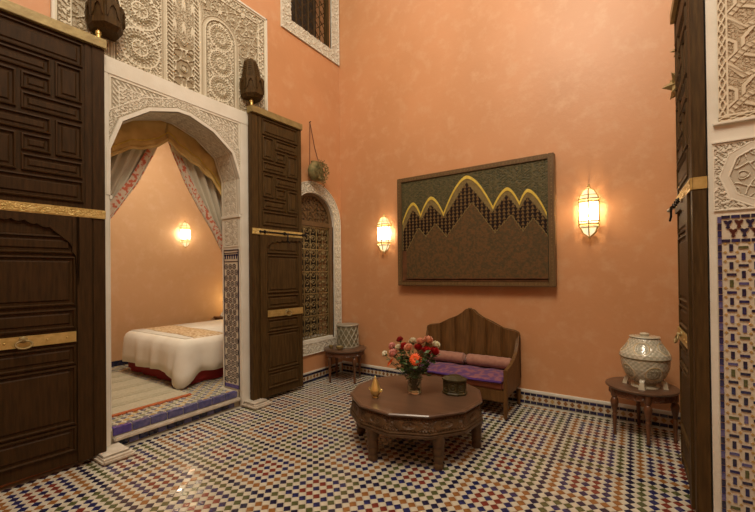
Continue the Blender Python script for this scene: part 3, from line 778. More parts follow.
M['rug'] = mat('wool_rug', (.38, .34, .24), .95, color2=(.47, .41, .29), scale=50, bump=.5, bscale=200)
M['rug_dark'] = mat('wool_rug_stripe', (.32, .29, .19), .95, color2=(.43, .38, .27), scale=50, bump=.5, bscale=200)
M['fringe'] = mat('orange_fringe', (.42, .085, .02), .95, color2=(.5, .16, .05), scale=40)
M['drape'] = mat('grey_green_drape', (.60, .56, .45), .75, color2=(.55, .51, .40), scale=3, sheen=.2)
M['drape_edge'] = mat('red_print_border', (.58, .47, .36), .8, color2=(.50, .12, .06), scale=26, lo=.50, hi=.56)
M['golden'] = mat('golden_swag', (.56, .39, .13), .6, color2=(.64, .46, .17), scale=12, sheen=.3)
M['ceramic'] = mat('painted_ceramic', (.60, .55, .42), .15, color2=(.66, .61, .49), scale=10, attr=(.22, .22, .14), coat=.6)
M['filigree'] = mat('pale_filigree', (.50, .46, .35), .4, .0, attr=(.16, .14, .08))
M['green_leaf'] = mat('leaf_green', (.035, .07, .016), .5, color2=(.07, .12, .03), scale=20)
M['stem'] = mat('stem_green', (.06, .11, .03), .5)
M['f_red'] = mat('petal_red', (.42, .012, .012), .6); M['f_dark'] = mat('petal_crimson', (.30, .010, .018), .6)
M['f_white'] = mat('petal_white', (.78, .74, .55), .6); M['f_pink'] = mat('petal_pink', (.72, .32, .27), .6)
M['f_salmon'] = mat('petal_salmon', (.78, .40, .27), .6); M['f_orange'] = mat('petal_orange', (.80, .10, .012), .6); M['f_core'] = mat('flower_core', (.35, .10, .02), .8)
M['p_sky'] = mat('painted_dark_field', (.085, .075, .030), .5, spec=.2, color2=(.13, .10, .045), scale=20, attr=(.045, .045, .022))
M['p_tan'] = mat('painted_tan', (.22, .16, .06), .5, spec=.2, color2=(.16, .11, .04), scale=40)
M['p_lattice'] = mat('painted_lattice', (.17, .10, .035), .5, spec=.2, attr=(.012, .005, .003))
M['p_brown'] = mat('painted_brown', (.13, .066, .024), .55, spec=.2, color2=(.075, .052, .022), scale=34, lo=.40, hi=.60)
M['straw'] = mat('dried_straw', (.26, .19, .07), .8, color2=(.13, .12, .04), scale=20)
M['pale_ceramic'] = mat('cream_ceramic', (.50, .46, .34), .2, coat=.5)
M['cord'] = mat('brown_cord', (.14, .055, .025), .8)

# ------------------------------------------------------------------ painting
pt = thing('wall_panel', 'large framed dark panel with gilt scalloped peaks hanging between the two wall sconces', 'picture', (-2.67, 4.46, 1.335))
PW, PH = 1.975, 1.455
k = MB(); k.box(0.01, 0, .01, PW-.01, .06, PH-.01); k.build('backing', 'wood_dark', pt)
for b in ((0, -.02, 0, .065, .07, PH), (PW-.065, -.02, 0, PW, .07, PH), (.065, -.02, 0, PW-.065, .07, .06), (.065, -.02, PH-.06, PW-.065, .07, PH)):
    k = MB(); k.bbox(*b, .006); k.build('frame_rail', 'wood_mid', pt)
for b in ((.072, .072, .074, PH-.072), (PW-.078, .072, PW-.076, PH-.072)): pass
k = MB()
for i in range(46):
    x = .03+i*(PW-.06)/45
    for z in (.03, PH-.03): k.box(x-.005, -.023, z-.005, x+.005, -.019, z+.005)
for i in range(1, 33):
    z = .03+i*(PH-.06)/33
    for x in (.032, PW-.032): k.box(x-.005, -.023, z-.005, x+.005, -.019, z+.005)
k.build('studs', 'p_tan', pt)
P, Nn = plane_map((.065, -.001, .06), (1, 0, 0), (0, 0, 1))
relief('carved_field', 'p_sky', P, Nn, PW-.13, PH-.12, .011, lambda u, v: arab(u, v, .013, 3.), .004, pt)
pk = [(.242, 1.111), (.508, 1.157), (.99, 1.356), (1.475, 1.145), (1.699, 1.097)]
vl = [(.080, .865), (.355, .941), (.679, .926), (1.309, .942), (1.609, .959), (1.893, .815)]
def arcs(dz, pw):
    o = []
    for i, (px, pz) in enumerate(pk):
        for (x0, z0), sg in ((vl[i], 1), (vl[i+1], -1)):
            seq = []
            for q in range(11):
                t = q/10                                # 0 at the valley, 1 at the peak
                seq.append((x0+(px-x0)*t, z0+(pz-z0)*(1-(1-t)**pw)+dz))
            o += seq if sg > 0 else seq[::-1]
    return o
def steps(pks, vls, n=9, amp=.010):
    o = []
    for i, (px, pz) in enumerate(pks):
        for (x0, z0), sg in ((vls[i], 1), (vls[i+1], -1)):
            seq = []
            m = max(3, int(hypot(px-x0, pz-z0)/.035))
            for q in range(m*2+1):
                t = q/(2*m); bump = amp if q % 2 else -amp*.3; L = hypot(px-x0, pz-z0)
                seq.append((x0+(px-x0)*t, z0+(pz-z0)*t+bump*1.3))
            o += seq if sg > 0 else seq[::-1]
    return o
def strip(k, line, zb, y0, y1):
    for a, b in zip(line[:-1], line[1:]):
        if abs(a[0]-b[0]) < 1e-5: continue
        k.prism([a, b, (b[0], zb(b[0])), (a[0], zb(a[0]))], lambda p, q: (p, y0, q), lambda p, q: (p, y1, q))
def interp(line): xs = [p[0] for p in line]; zs = [p[1] for p in line]; return lambda x: float(np.interp(x, xs, zs))
A0 = arcs(0, 1.7); A1 = arcs(-.038, 1.7)
k = MB()
for a, b, c, d in zip(A0[:-1], A0[1:], A1[1:], A1[:-1]):
    if abs(a[0]-b[0]) < 1e-5: continue
    k.prism([a, b, c, d], lambda p, q: (p, 0, q), lambda p, q: (p, -.014, q))
k.build('gilt_arches', 'gilt', pt)
k = MB(); strip(k, A1, lambda x: .30, .0, -.009); k.build('tan_band', 'p_tan', pt)
p2 = [(.236, 1.013), (.502, 1.05), (.987, 1.269), (1.47, 1.058), (1.70, 1.007)]; v2 = [(.085, .72), (.365, .865), (.685, .86), (1.30, .865), (1.60, .87), (1.90, .72)]
S2 = steps(p2, v2); f2 = interp(sorted(S2))
P, Nn = plane_map((.085, -.011, .30), (1, 0, 0), (0, 0, 1))
F2 = lambda u, v: (v+.30) < np.interp(u+.085, [p[0] for p in sorted(S2)], [p[1] for p in sorted(S2)])
def latt(u, v):
    a = np.abs(((u/.052) % 1)-.5)*2; b = (v/.043) % 1; return np.where((a > .8*b+.15) & (b > .12), 1, 0)*.9
relief('lattice_niches', 'p_lattice', P, Nn, 1.81, 1.0, .0065, latt, .004, pt, mask=F2)
p3 = [(.323, .758), (.57, .797), (1.057, 1.013), (1.519, .818), (1.757, .763)]; v3 = [(.148, .467), (.435, .638), (.72, .62), (1.332, .628), (1.646, .624), (1.90, .556)]
S3 = [(.14, .467)]+steps(p3, v3)+[(1.905, .55)]
k = MB(); strip(k, S3, lambda x: .075, 0, -.019); k.build('front_silhouette', 'p_brown', pt)
P, Nn = plane_map((.14, -.0185, .10), (1, 0, 0), (0, 0, 1))
relief('silhouette_carving', 'p_brown', P, Nn, 1.765, .95, .0085, lambda u, v: arab(u, v, .015, 7.), .0015, pt, mask=lambda u, v: (v+.112) < np.interp(u+.14, [p[0] for p in S3], [p[1] for p in S3]))
k = MB()
for a, b in zip(S3[:-1], S3[1:]):
    if hypot(a[0]-b[0], a[1]-b[1]) > 1e-4: k.tube([(a[0], -.019, a[1]), (b[0], -.019, b[1])], .005, 4)
k.build('silhouette_beading', 'p_tan', pt)
k = MB(); k.box(.075, -.016, .075, .14, 0, .467); k.box(.14, -.023, .075, 1.905, -.018, .09); k.box(.075, -.023, .062, 1.905, -.015, .10); k.build('red_border', 'wood_red', pt)

# ------------------------------------------------------------------ sconces
def sconce(label, loc, rz, s=1.0, group='lit lantern sconces'):
    t = thing('wall_sconce', label, 'wall lamp', loc, rz, group); t.scale = (s, s, s)    # local -y points into the room
    D = -.068; n = 6
    def hexr(r, z, a0=pi/6): return [(r*cos(a0+2*pi*j/n), D+.62*r*sin(a0+2*pi*j/n), z) for j in range(n)]
    lv = [(-.235, .012), (-.20, .060), (-.145, .085), (-.130, .100), (-.090, .103), (.120, .103), (.150, .103), (.19, .083), (.235, .055), (.262, .012)]
    k = MB()
    k.rings([hexr(r, z) for z, r in lv[4:6]], cap=False)
    k.build('lit_pane', 'lit_glass', t, recalc=True)
    k = MB(); k.rings([hexr(r, z) for z, r in lv[0:4]], cap=False); k.build('amber_pane', 'lit_glass_dim', t)
    k = MB(); k.rings([hexr(r, z) for z, r in lv[6:]], cap=False); k.build('amber_pane', 'lit_glass_dim', t)
    k = MB()
    for j in range(n):
        k.tube([hexr(r+.002, z)[j] for z, r in lv], .0060, 5)
    k.build('rib', 'brass', t)
    for z, r, h in ((-.145, .088, .005), (-.110, .106, .006), (-.082, .107, .006), (.120, .107, .006), (.150, .107, .006), (.19, .086, .004)):
        k = MB(); k.rings([hexr(r-.006, z-h), hexr(r+.003, z-h), hexr(r+.003, z+h), hexr(r-.006, z+h), hexr(r-.006, z-h)], cap=False); k.build('band', 'brass', t)
    k = MB()
    for j in range(n):                                   # fine arches in each pane
        a = Vector(hexr(.106, 0)[j]); b = Vector(hexr(.106, 0)[(j+1) % n])
        for q in (.33, .66):
            p = a.lerp(b, q); k.tube([(p.x, p.y, -.09), (p.x, p.y, .085)], .0016, 4)
        pts = [a.lerp(b, .08+.84*q/8)+Vector((0, 0, .075+.035*sin(pi*q/8))) for q in range(9)]; k.tube(pts, .0025, 4)
    k.build('tracery', 'brass', t)
    k = MB(); k.sphere((0, D, .285), .014, 8, 6); k.tube([(0, D, .25), (0, D, .31)], .004, 6); k.build('finial', 'brass', t)
    k = MB(); k.sphere((0, D, -.245), .012, 8, 6); k.build('finial', 'brass', t)
    k = MB(); k.bbox(-.03, -.012, -.06, .03, 0, .06, .004); k.tube([(0, -.01, .03), (0, D*.3, .03)], .006, 6); k.build('back_plate', 'brass', t)
    k = MB(); k.sphere((0, D, -.055), .018, 10, 8); k.build('bulb', 'bulb', t, True)
    return t
sconce('lit lantern sconce on the salmon wall between the room corner and gilt panel', (-2.915, YB, 2.045), 0)
sconce('lit lantern sconce between the gilt panel and the tureen table', (-.375, YB, 2.10), 0)
sconce('lit lantern sconce inside the bedroom above the bed', (BX, 3.50, 2.19), radians(90), .85)

# ------------------------------------------------------------------ coffee table
ct = thing('coffee_table', 'low twelve-sided carved wooden table on turned legs in the middle of the floor', 'table', (-1.645, 3.025, 0))
A0_ = radians(8)
def ngon(r, z, n=12): return [(r*cos(A0_+2*pi*j/n), r*sin(A0_+2*pi*j/n), z) for j in range(n)]
RT = .59; k = MB(); k.rings([ngon(RT-.03, .405), ngon(RT, .412), ngon(RT+.004, .424), ngon(RT-.004, .432), ngon(RT-.02, .433), ngon(RT-.03, .430)]); k.build('tabletop', 'wood_top', ct)
v12 = ngon(RT-.02, 0); b12 = ngon(RT-.002, 0)
k = MB(); k.rings([ngon(RT-.05, .27), ngon(RT-.005, .27), ngon(RT-.03, .41), ngon(RT-.05, .41), ngon(RT-.05, .27)], cap=False); k.build('apron', 'wood_table', ct)
k = MB(); k.rings([ngon(RT-.05, .252), ngon(RT+.004, .252), ngon(RT+.006, .272), ngon(RT-.01, .28), ngon(RT-.05, .27)]); k.build('lower_moulding', 'wood_table', ct)
for j in range(12):
    a = Vector(ngon(RT-.004, .282)[j]); b = Vector(ngon(RT-.004, .282)[(j+1) % 12]); c = Vector(ngon(RT-.028, .405)[j])
    U = (b-a).normalized(); V = (c-a); V = (V-U*V.dot(U)); hh = V.length; V.normalize(); W = (b-a).length
    P, Nn = plane_map(a, U, V)
    def ap(u, v):
        m = ss(.25, .4, np.cos((u-W/2)*2*pi/W)*.0+1-np.abs(np.hypot((u-W/2)/.10, (v-hh/2)/.045)-.8)*2.2)
        h = np.maximum(arab(u, v, .011, 2.)*.55, m); e = np.minimum(v, hh-v)
        return np.where(e < .008, 1, np.where(e < .014, 0, np.where(e < .024, ss(-.1, .3, np.sin(u/.004)), h)))
    relief('carved_panel', 'wood_table', P, Nn, W, hh, .006, ap, .009, ct)
lp = [(.034, 0), (.036, .012), (.038, .03), (.030, .045), (.034, .06), (.040, .085), (.034, .105), (.038, .115), (.042, .14), (.036, .165), (.040, .175), (.046, .20), (.046, .27)]
for j in range(6):
    a = atan2(-.57, -.13)+j*pi/3; k = MB(); k.lathe([(r*1.12, z) for r, z in lp], 14, (.528*cos(a), .528*sin(a))); k.build('leg', 'wood_table', ct, True)
TZ = .433
# brass censer
c = thing('brass_censer', 'small brass pot with tall conical lid on the low carved table', 'censer', (-1.862, 2.70, TZ))
k = MB(); k.lathe([(.028, 0), (.026, .006), (.020, .012), (.040, .028), (.046, .05), (.045, .062)], 18); k.build('bowl', 'brass', c, True)
k = MB(); k.lathe([(.048, .062), (.047, .068), (.038, .09), (.026, .125), (.014, .155), (.006, .172), (.007, .178), (.001, .186)], 18); k.build('lid', 'gold', c, True)
for s_ in (-1, 1): k = MB(); k.tube([(s_*.044, 0, .05), (s_*.066, 0, .058), (s_*.068, 0, .070), (s_*.056, 0, .078)], .0035, 6); k.build('handle', 'gold', c, True)
# carved box
bx = thing('octagonal_box', 'dark carved octagonal box with a lid on the low table before the settle', 'box', (-1.33, 3.17, TZ), radians(10))
def og(r, z, n=8): return [(r*cos(pi/8+2*pi*j/n), r*.86*sin(pi/8+2*pi*j/n), z) for j in range(n)]
k = MB(); k.rings([og(.112, 0), og(.114, .012), og(.104, .020), og(.100, .024)]); k.rings([og(.098, .024), og(.098, .115)]); k.build('body', 'box_wood', bx)
k = MB(); k.rings([og(.104, .115), og(.114, .120), og(.114, .132), og(.100, .138), og(.060, .152), og(.056, .156)]); k.build('lid', 'box_wood', bx)
for j in range(8):
    a = Vector(og(.099, .026)[j]); b = Vector(og(.099, .026)[(j+1) % 8]); P, Nn = plane_map(a, (b-a).normalized(), (0, 0, 1))
    W = (b-a).length; relief('carved_side', 'box_wood', P, Nn, W, .086, .004, lambda u, v: np.where(np.minimum(np.minimum(u, W-u), np.minimum(v, .086-v)) < .006, 1, star(u-W/2, v-.043, .04, .5)), .006, bx)
# vase and bouquet
VX, VY = -1.635, 2.985
vs = thing('glass_vase', 'clear glass vase of roses and gerberas on the low carved table', 'vase', (VX, VY, TZ))
k = MB(); n = 20
prof = [(.001, .001), (.060, .001), (.062, .006), (.062, .10), (.070, .185), (.076, .20), (.073, .20), (.067, .185), (.058, .10), (.057, .016), (.001, .016)]
k.lathe(prof, n); k.build('vase_body', 'glass', vs, True)
k = MB(); k.lathe([(.001, .017), (.0565, .017), (.0575, .10), (.060, .125), (.001, .125)], n); k.build('water', 'water', vs, True)
FS = 1.15
FL = [('rose', 'crimson rose at the top of the bouquet on the side towards the arched window', 'f_dark', -1.785, 2.99, .895, .026),
      ('rose', 'pink rose low on the outer side of the bouquet, beside a darker pink one', 'f_pink', -1.845, 2.95, .835, .030),
      ('rose', 'dull red rose outermost in the bouquet beside the pink rose', 'f_dark', -1.885, 3.02, .822, .026),
      ('rose', 'white rose in the upper part of the bouquet next to the dark crimson one', 'f_white', -1.765, 2.93, .835, .026),
      ('rose', 'cream white rose at the crown of the bouquet', 'f_white', -1.665, 3.02, .885, .032),
      ('rose', 'deep red rose in the centre of the bouquet under the cream one', 'f_red', -1.715, 2.95, .845, .034),
      ('rose', 'salmon rose in front of the cream rose in the bouquet centre', 'f_salmon', -1.655, 2.92, .845, .033),
      ('rose', 'salmon rose high in the bouquet on the settle side', 'f_salmon', -1.590, 3.02, .890, .030),
      ('rose', 'large pale salmon rose topmost in the bouquet on the settle side', 'f_salmon', -1.520, 3.04, .905, .036),
      ('rose', 'light pink rose on the outer side of the bouquet above the orange gerbera bud', 'f_pink', -1.800, 2.90, .785, .036),
      ('rosebud', 'white rosebud hanging out lowest at the side of the bouquet', 'f_white', -1.925, 2.95, .755, .024),
      ('rose', 'red rose behind the big orange gerbera', 'f_red', -1.600, 3.00, .840, .032),
      ('rose', 'scarlet rose on the settle side of the bouquet above dark leaves', 'f_red', -1.50, 2.97, .825, .034),
      ('rose', 'red and outermost rose of the bouquet on the settle side', 'f_red', -1.435, 2.99, .825, .034),
      ('rose', 'blush white rose above the outermost red rose', 'f_white', -1.435, 3.02, .875, .030)]
def stem_leaves(t, top, base, seed):
    rr = random.Random(seed); k = MB(); mid = (base+top)/2+Vector((0, 0, .02))
    k.tube([base, base.lerp(mid, .6), mid, top], .0028, 5); k.build('stem', 'stem', t, True)
    for q in range(3):
        f = .55+.16*q; p = base.lerp(top, f); a = rr.random()*6.28; L = .05+rr.random()*.03; d = Vector((cos(a), sin(a), .25)); s = d.cross(Vector((0, 0, 1))).normalized()*L*.34
        lf = MB(); lf.add([p, p+d*L*.4+s+Vector((0, 0, .006)), p+d*L-Vector((0, 0, .012)), p+d*L*.4-s+Vector((0, 0, .006)), p+d*L*.45], [(0, 1, 4), (1, 2, 4), (2, 3, 4), (3, 0, 4)])
        lf.build('leaf', 'green_leaf', t, recalc=False)
VO = Vector((VX, VY, TZ+.03))
for i, (nm, lab, m, x, y, z, r) in enumerate(FL):
    r *= FS
    t = thing(nm, lab, 'flower', tuple(VO), 0, 'flowers in the glass vase'); top = Vector((x, y, z))-VO; base = Vector(((x-VX)*-.12, (y-VY)*-.3, 0))
    neck = base.lerp(top, .5); neck.x *= .5; neck.y *= .5
    stem_leaves(t, top-Vector((0, 0, r*.5)), base, i)
    dirn = (top-Vector((0, 0, .15))).normalized(); Q = dirn.to_track_quat('Z', 'Y')
    k = MB()
    for layer, (rad, h, tilt, cnt_) in enumerate(((.25, 1.0, .1, 3), (.5, .95, .35, 4), (.8, .78, .7, 5), (1.0, .5, 1.0, 6))):
        for q in range(cnt_):                           # cupped petals
            a = 2*pi*q/cnt_+layer*.7; R_ = []
            for v_ in range(4):
                tt = v_/3
                for u_ in (-1, -.5, 0, .5, 1):
                    ww = r*rad*.95*sin(pi*(.18+.62*tt)); rad_ = r*rad*(.25+.75*tt**.7)-abs(u_)*r*.12
                    zz = r*(-.6+(h+.55)*tt)-abs(u_)**2*r*.18*tt
                    R_.append(Q @ Vector((rad_*cos(a)-u_*ww*sin(a), rad_*sin(a)+u_*ww*cos(a), zz))+top)
            k.add(R_, [(v_*5+u_, v_*5+u_+1, v_*5+u_+6, v_*5+u_+5) for v_ in range(3) for u_ in range(4)])
    k.sphere(tuple(top), r*.55, 8, 6); k.build('petals', m, t, True, recalc=False)
    k = MB(); k.lathe([(.003, -.012), (r*.35, -.004), (r*.5, .004)], 6); k.v = [tuple(Q @ Vector(p)+top-dirn*r*.6) for p in k.v]; k.build('sepal', 'stem', t)
def gerbera(lab, x, y, z, R_, dirn):
    t = thing('gerbera', lab, 'flower', tuple(VO), 0, 'flowers in the glass vase'); top = Vector((x, y, z))-VO
    stem_leaves(t, top, Vector((0, .01, 0)), 77); Q = Vector(dirn).to_track_quat('Z', 'Y'); k = MB()
    for lay, (n_, rr_, lift) in enumerate(((18, 1, .0), (14, .72, .006))):
        for q in range(n_):
            a = 2*pi*q/n_+lay*.1; ca, sa = cos(a), sin(a); w_ = R_*.13
            f = lambda d, s_, h: tuple(Q @ Vector((d*ca-s_*sa, d*sa+s_*ca, h))+top)
            k.add([f(R_*.15, -w_*.5, lift), f(R_*.65*rr_, -w_, lift+.004), f(R_*rr_, 0, lift-.002), f(R_*.65*rr_, w_, lift+.004), f(R_*.15, w_*.5, lift), f(R_*.6*rr_, 0, lift+.007)], [(0, 1, 5), (1, 2, 5), (2, 3, 5), (3, 4, 5), (0, 5, 4)])
    k.build('petals', 'f_orange', t, recalc=False)
    k = MB(); k.lathe([(R_*.22, 0), (R_*.22, .008), (R_*.1, .013), (.001, .014)], 12); k.v = [tuple(Q @ Vector(p)+top) for p in k.v]; k.build('flower_centre', 'f_core', t, True)
gerbera('large bright orange gerbera facing the room in the glass vase', -1.575, 2.90, .755, .062, (.25, -.9, .35))
gerbera('small orange gerbera drooping at the outer side of the bouquet', -1.850, 2.93, .690, .055, (-.6, -.35, .55))
for i in range(14):
    rr = random.Random(300+i); a = 2*pi*i/14; R_ = .10+.09*rr.random(); top = Vector((R_*cos(a)*1.25, R_*sin(a)*.9, .24+.12*rr.random()))
    t = thing('foliage_sprig', 'dark green leafy sprig among the roses in the glass vase', 'foliage', tuple(VO), 0, 'leafy sprigs in the glass vase')
    k = MB(); k.tube([Vector((0, 0, 0)), top*.5+Vector((0, 0, .04)), top], .002, 4); k.build('stem', 'stem', t)
    k = MB()
    for q in range(16):
        p = top*(.42+.6*rr.random())+Vector((rr.uniform(-.03, .03), rr.uniform(-.03, .03), rr.uniform(-.02, .03))); d = Vector((rr.uniform(-1, 1), rr.uniform(-1, 1), rr.uniform(-.3, .6))).normalized(); L = .045+.02*rr.random()
        s = d.cross(Vector((rr.random(), rr.random(), 1))).normalized()*L*.32
        k.add([p, p+d*L*.45+s, p+d*L, p+d*L*.45-s, p+d*L*.45+Vector((0, 0, -.006))], [(0, 1, 4), (1, 2, 4), (2, 3, 4), (3, 0, 4)])
    k.build('leaves', 'green_leaf', t, recalc=False)

# ------------------------------------------------------------------ settle
st = thing('settle', 'carved wooden two-seat settle with tall scalloped back against the salmon wall', 'bench', (-1.66, 4.51, 0))
SW = .58
ol = [(-.58, .78), (-.57, .815), (-.53, .835), (-.40, .855), (-.36, .875), (-.26, .925), (-.16, .965), (-.09, 1.01), (-.05, 1.05), (0, 1.06)]
ol = ol+[(-x, z) for x, z in ol[-2::-1]]
nx, nz = 120, 12; k = MB(); Fr, Bk = [], []
oz = lambda x: float(np.interp(x, [p[0] for p in ol], [p[1] for p in ol]))
for i in range(nx+1):
    x = -SW+2*SW*i/nx; zt = oz(x)
    fl = abs(sin((x+SW)/(2*SW)*pi*6))**.7
    for j in range(nz+1):
        z = .30+(zt-.30)*j/nz; lean = -.035*(1-(z/1.05)); lat = fl*(.5+.5*min(1, (z-.3)/.25)); rim = .012 if j == nz else 0
        Fr.append((x, -.045+lean-.045*lat-rim*.3, z)); Bk.append((x, -.012, z))
nv = (nx+1)*(nz+1); f = []
for i in range(nx):
    for j in range(nz):
        a = i*(nz+1)+j; b = a+nz+1; f.append((a, b, b+1, a+1)); f.append((nv+a, nv+a+1, nv+b+1, nv+b))
for i in range(nx): a = i*(nz+1)+nz; b = a+nz+1; f.append((a, b, nv+b, nv+a)); a = i*(nz+1); b = a+nz+1; f.append((a, nv+a, nv+b, b))
for i in (0, nx):
    for j in range(nz): a = i*(nz+1)+j; f.append((a, a+1, nv+a+1, nv+a))
k.add(Fr+Bk, f); k.build('backrest', 'wood_settle', st, True)
k = MB()
for q in range(-5, 6):
    x = q*.014; z = 1.055-abs(q)*.010; k.sphere((x, -.05, z+.012*(q % 2)), .015-.0008*abs(q), 8, 6)
for q in (-.075, .075): k.sphere((q, -.05, .99), .018, 8, 6)
k.build('carved_crest', 'wood_settle', st, True)
k = MB(); pts = [(x, -.052, z-.004) for x, z in ol]; k.tube(pts, .011, 6); k.build('crest_rail', 'wood_settle', st, True)
for s_ in (-1, 1):
    x0, x1 = sorted((s_*SW, s_*(SW-.035)))
    side = [(-.03, .22), (-.03, .80), (-.06, .79), (-.10, .70), (-.16, .615), (-.26, .555), (-.40, .515), (-.52, .500), (-.565, .49), (-.575, .47), (-.57, .22)]
    k = MB(); k.prism(side, lambda a, b: (x0, a, b), lambda a, b: (x1, a, b)); k.build('arm_panel', 'wood_settle', st)
    k = MB(); k.bbox(s_*SW-.035 if s_ > 0 else -SW-.005, -.595, .13, s_*SW+.005 if s_ > 0 else -SW+.035, -.56, .50, .006); k.build('arm_post', 'wood_settle', st)
    for y in (-.575, -.05):
        k = MB(); k.lathe([(.016, 0), (.021, .012), (.016, .03), (.024, .07), (.027, .11), (.024, .13), (.027, .17)], 10, (s_*(SW-.02), y)); k.build('leg', 'wood_settle', st, True)
k = MB(); k.bbox(-SW+.03, -.592, .165, SW-.03, -.565, .285, .006); k.build('front_rail', 'wood_settle', st)
k = MB(); k.box(-SW+.03, -.57, .24, SW-.03, -.04, .28); k.build('seat', 'wood_settle', st)
k = MB(); k.bbox(-SW+.038, -.585, .281, SW-.038, -.055, .375, .022); c = k.build('seat_cushion', 'seat_pink', None, True); c.location = (-1.66, 4.51, 0)
tag(c, 'terracotta pink seat cushion on the wooden settle under the purple cover', 'cushion')
k = MB(); R = []; na, nb = 40, 14; vs_ = []
for i in range(na+1):
    x = -SW+.045+(2*SW-.09)*i/na
    for j in range(nb+1):
        t_ = j/nb; y = -.10-.50*min(t_/.85, 1); z = .385+.030*sin(pi*min(1, t_/.85))+.005*sin(x*23)+.004*sin(x*41+t_*9)
        if t_ > .85: y = -.60-.006; z = .385-(t_-.85)/.15*(.012+.006*sin(x*7))
        vs_.append((x, y, z))
f = [(i*(nb+1)+j, (i+1)*(nb+1)+j, (i+1)*(nb+1)+j+1, i*(nb+1)+j+1) for i in range(na) for j in range(nb)]
k.add(vs_, f); c = k.build('seat_cover', 'purple', None, True, recalc=True); c.location = (-1.66, 4.51, 0)
md = c.modifiers.new('thickness', 'SOLIDIFY'); md.thickness = .012
tag(c, 'purple patterned cloth cover spread over the settle seat', 'cloth')
k = MB(); k.tube([(-SW+.05+(2*SW-.1)*i/40, -.612, .374-.005*sin((-SW+.05+(2*SW-.1)*i/40)*7)) for i in range(41)], .013, 8); k.build('hem', 'purple_edge', c, True)
for lab, xa, xb in (('dusty pink quilted bolster on the settle, on the bouquet side', -.52, -.02), ('dusty pink quilted bolster on the settle, on the side by the open arm panel', -.01, .535)):
    k = MB(); R = []
    for i in range(25):
        t_ = i/24; x = xa+(xb-xa)*t_; e = min(t_, 1-t_); r = .070*min(1, (.55+e*9) if e < .05 else 1)+.0
        if e == 0: r = .02
        R.append([(x, -.175+r*(1+.03*sin(i*1.57+j*.8))*cos(2*pi*j/16), .475+r*(1+.03*sin(i*1.57-j*.8))*sin(2*pi*j/16)*.92) for j in range(16)])
    k.rings(R); c = k.build('bolster', 'pink', None, True); c.location = (-1.66, 4.51, 0); tag(c, lab, 'cushion', 'bolsters on the settle')
    k = MB()
    for x in (xa, xb): k.tube([(x, -.175+.045*cos(a), .475+.042*sin(a)) for a in [2*pi*i/16 for i in range(17)]], .005, 5)
    k.build('piping', 'pink', c, True)

# ------------------------------------------------------------------ side tables
def side_table(label, loc, R, H, n, angles, wood, rl, ly=1.0):
    t = thing('side_table', label, 'table', loc, 0)
    k = MB()
    def lz(prof): k.lathe(prof, 40)
    lz([(R-.03, H-.030), (R-.008, H-.026), (R, H-.016), (R-.002, H-.006), (R-.012, H), (.001, H)]); k.build('tabletop', 'wood_top', t, True)
    k = MB(); k.lathe([(R-.06, H-.085), (R-.035, H-.085), (R-.035, H-.028), (R-.06, H-.028)], 40); k.build('apron', wood, t, True)
    P = lambda u, v: [(R-.0345)*np.cos(u/(R-.0345)), (R-.0345)*np.sin(u/(R-.0345)), H-.088+v+0*u]; Nn = lambda u, v: [np.cos(u/(R-.0345)), np.sin(u/(R-.0345)), 0*u]
    relief('carved_apron', wood, P, Nn, 2*pi*(R-.0345), .055, .007, lambda u, v: arab(u, v, .010, 1.), .006, t)
    hh = H-.03
    pr_ = [(.012, 0), (.017, .010), (.012, .03), (.014, .06), (.018, hh*.35), (.016, hh*.42), (.022, hh*.45), (.015, hh*.48), (.018, hh*.52), (.030, hh*.66), (.034, hh*.72), (.026, hh*.79), (.018, hh*.81), (.027, hh*.84), (.027, hh)]
    for a in angles: k = MB(); k.lathe(pr_, 12, (rl*cos(a), rl*sin(a)*ly)); k.build('leg', wood, t, True)
    return t
side_table('round dark side table with turned legs in the corner below the arched window', (-3.415, 4.20, 0), .305, .455, 4, [radians(q) for q in (-110, -20, 70, 160)], 'wood_red', .245)
side_table('round reddish side table with turned legs holding the painted tureen', (.045, 4.235, 0), .285, .455, 4, [radians(q) for q in (-147, -80, -10, 95)], 'wood_red', .245)
# pale cylinder lantern and brass bowls in the corner
ln = thing('table_lantern', 'pale pierced cylinder lantern on the corner side table', 'lantern', (-3.42, 4.27, .455))
P = lambda u, v: [.150*np.cos(u/.15), .150*np.sin(u/.15), .02+v+0*u]; Nn = lambda u, v: [np.cos(u/.15), np.sin(u/.15), 0*u]
relief('pierced_drum', 'filigree', P, Nn, 2*pi*.15, .29, .007, lambda u, v: np.maximum(1-ss(.0, .35, np.abs(np.sin(u/.15*6+v*24)))*1, 1-ss(.0, .35, np.abs(np.sin(u/.15*6-v*24)))), .008, ln)
k = MB(); k.lathe([(.155, .0), (.162, .006), (.160, .022), (.148, .024)], 32); k.build('base_ring', 'pale_metal', ln, True)
k = MB(); k.lathe([(.149, .30), (.160, .305), (.165, .318), (.158, .325), (.145, .322), (.10, .330), (.001, .330)], 32); k.build('rim', 'pale_metal', ln, True)
for lab, x, y, r in (('small brass bowl on the corner side table before the pale lantern', -3.37, 4.03, .055), ('little brass cup on the corner side table by the window edge', -3.52, 4.02, .035)):
    k = MB(); k.lathe([(r*.5, 0), (r*.45, .008), (r*.9, .025), (r, .05), (r*.93, .05), (r*.8, .028), (.001, .014)], 18); o = k.build('brass_bowl', 'brass_old', None, True); o.location = (x, y, .455); tag(o, lab, 'bowl')
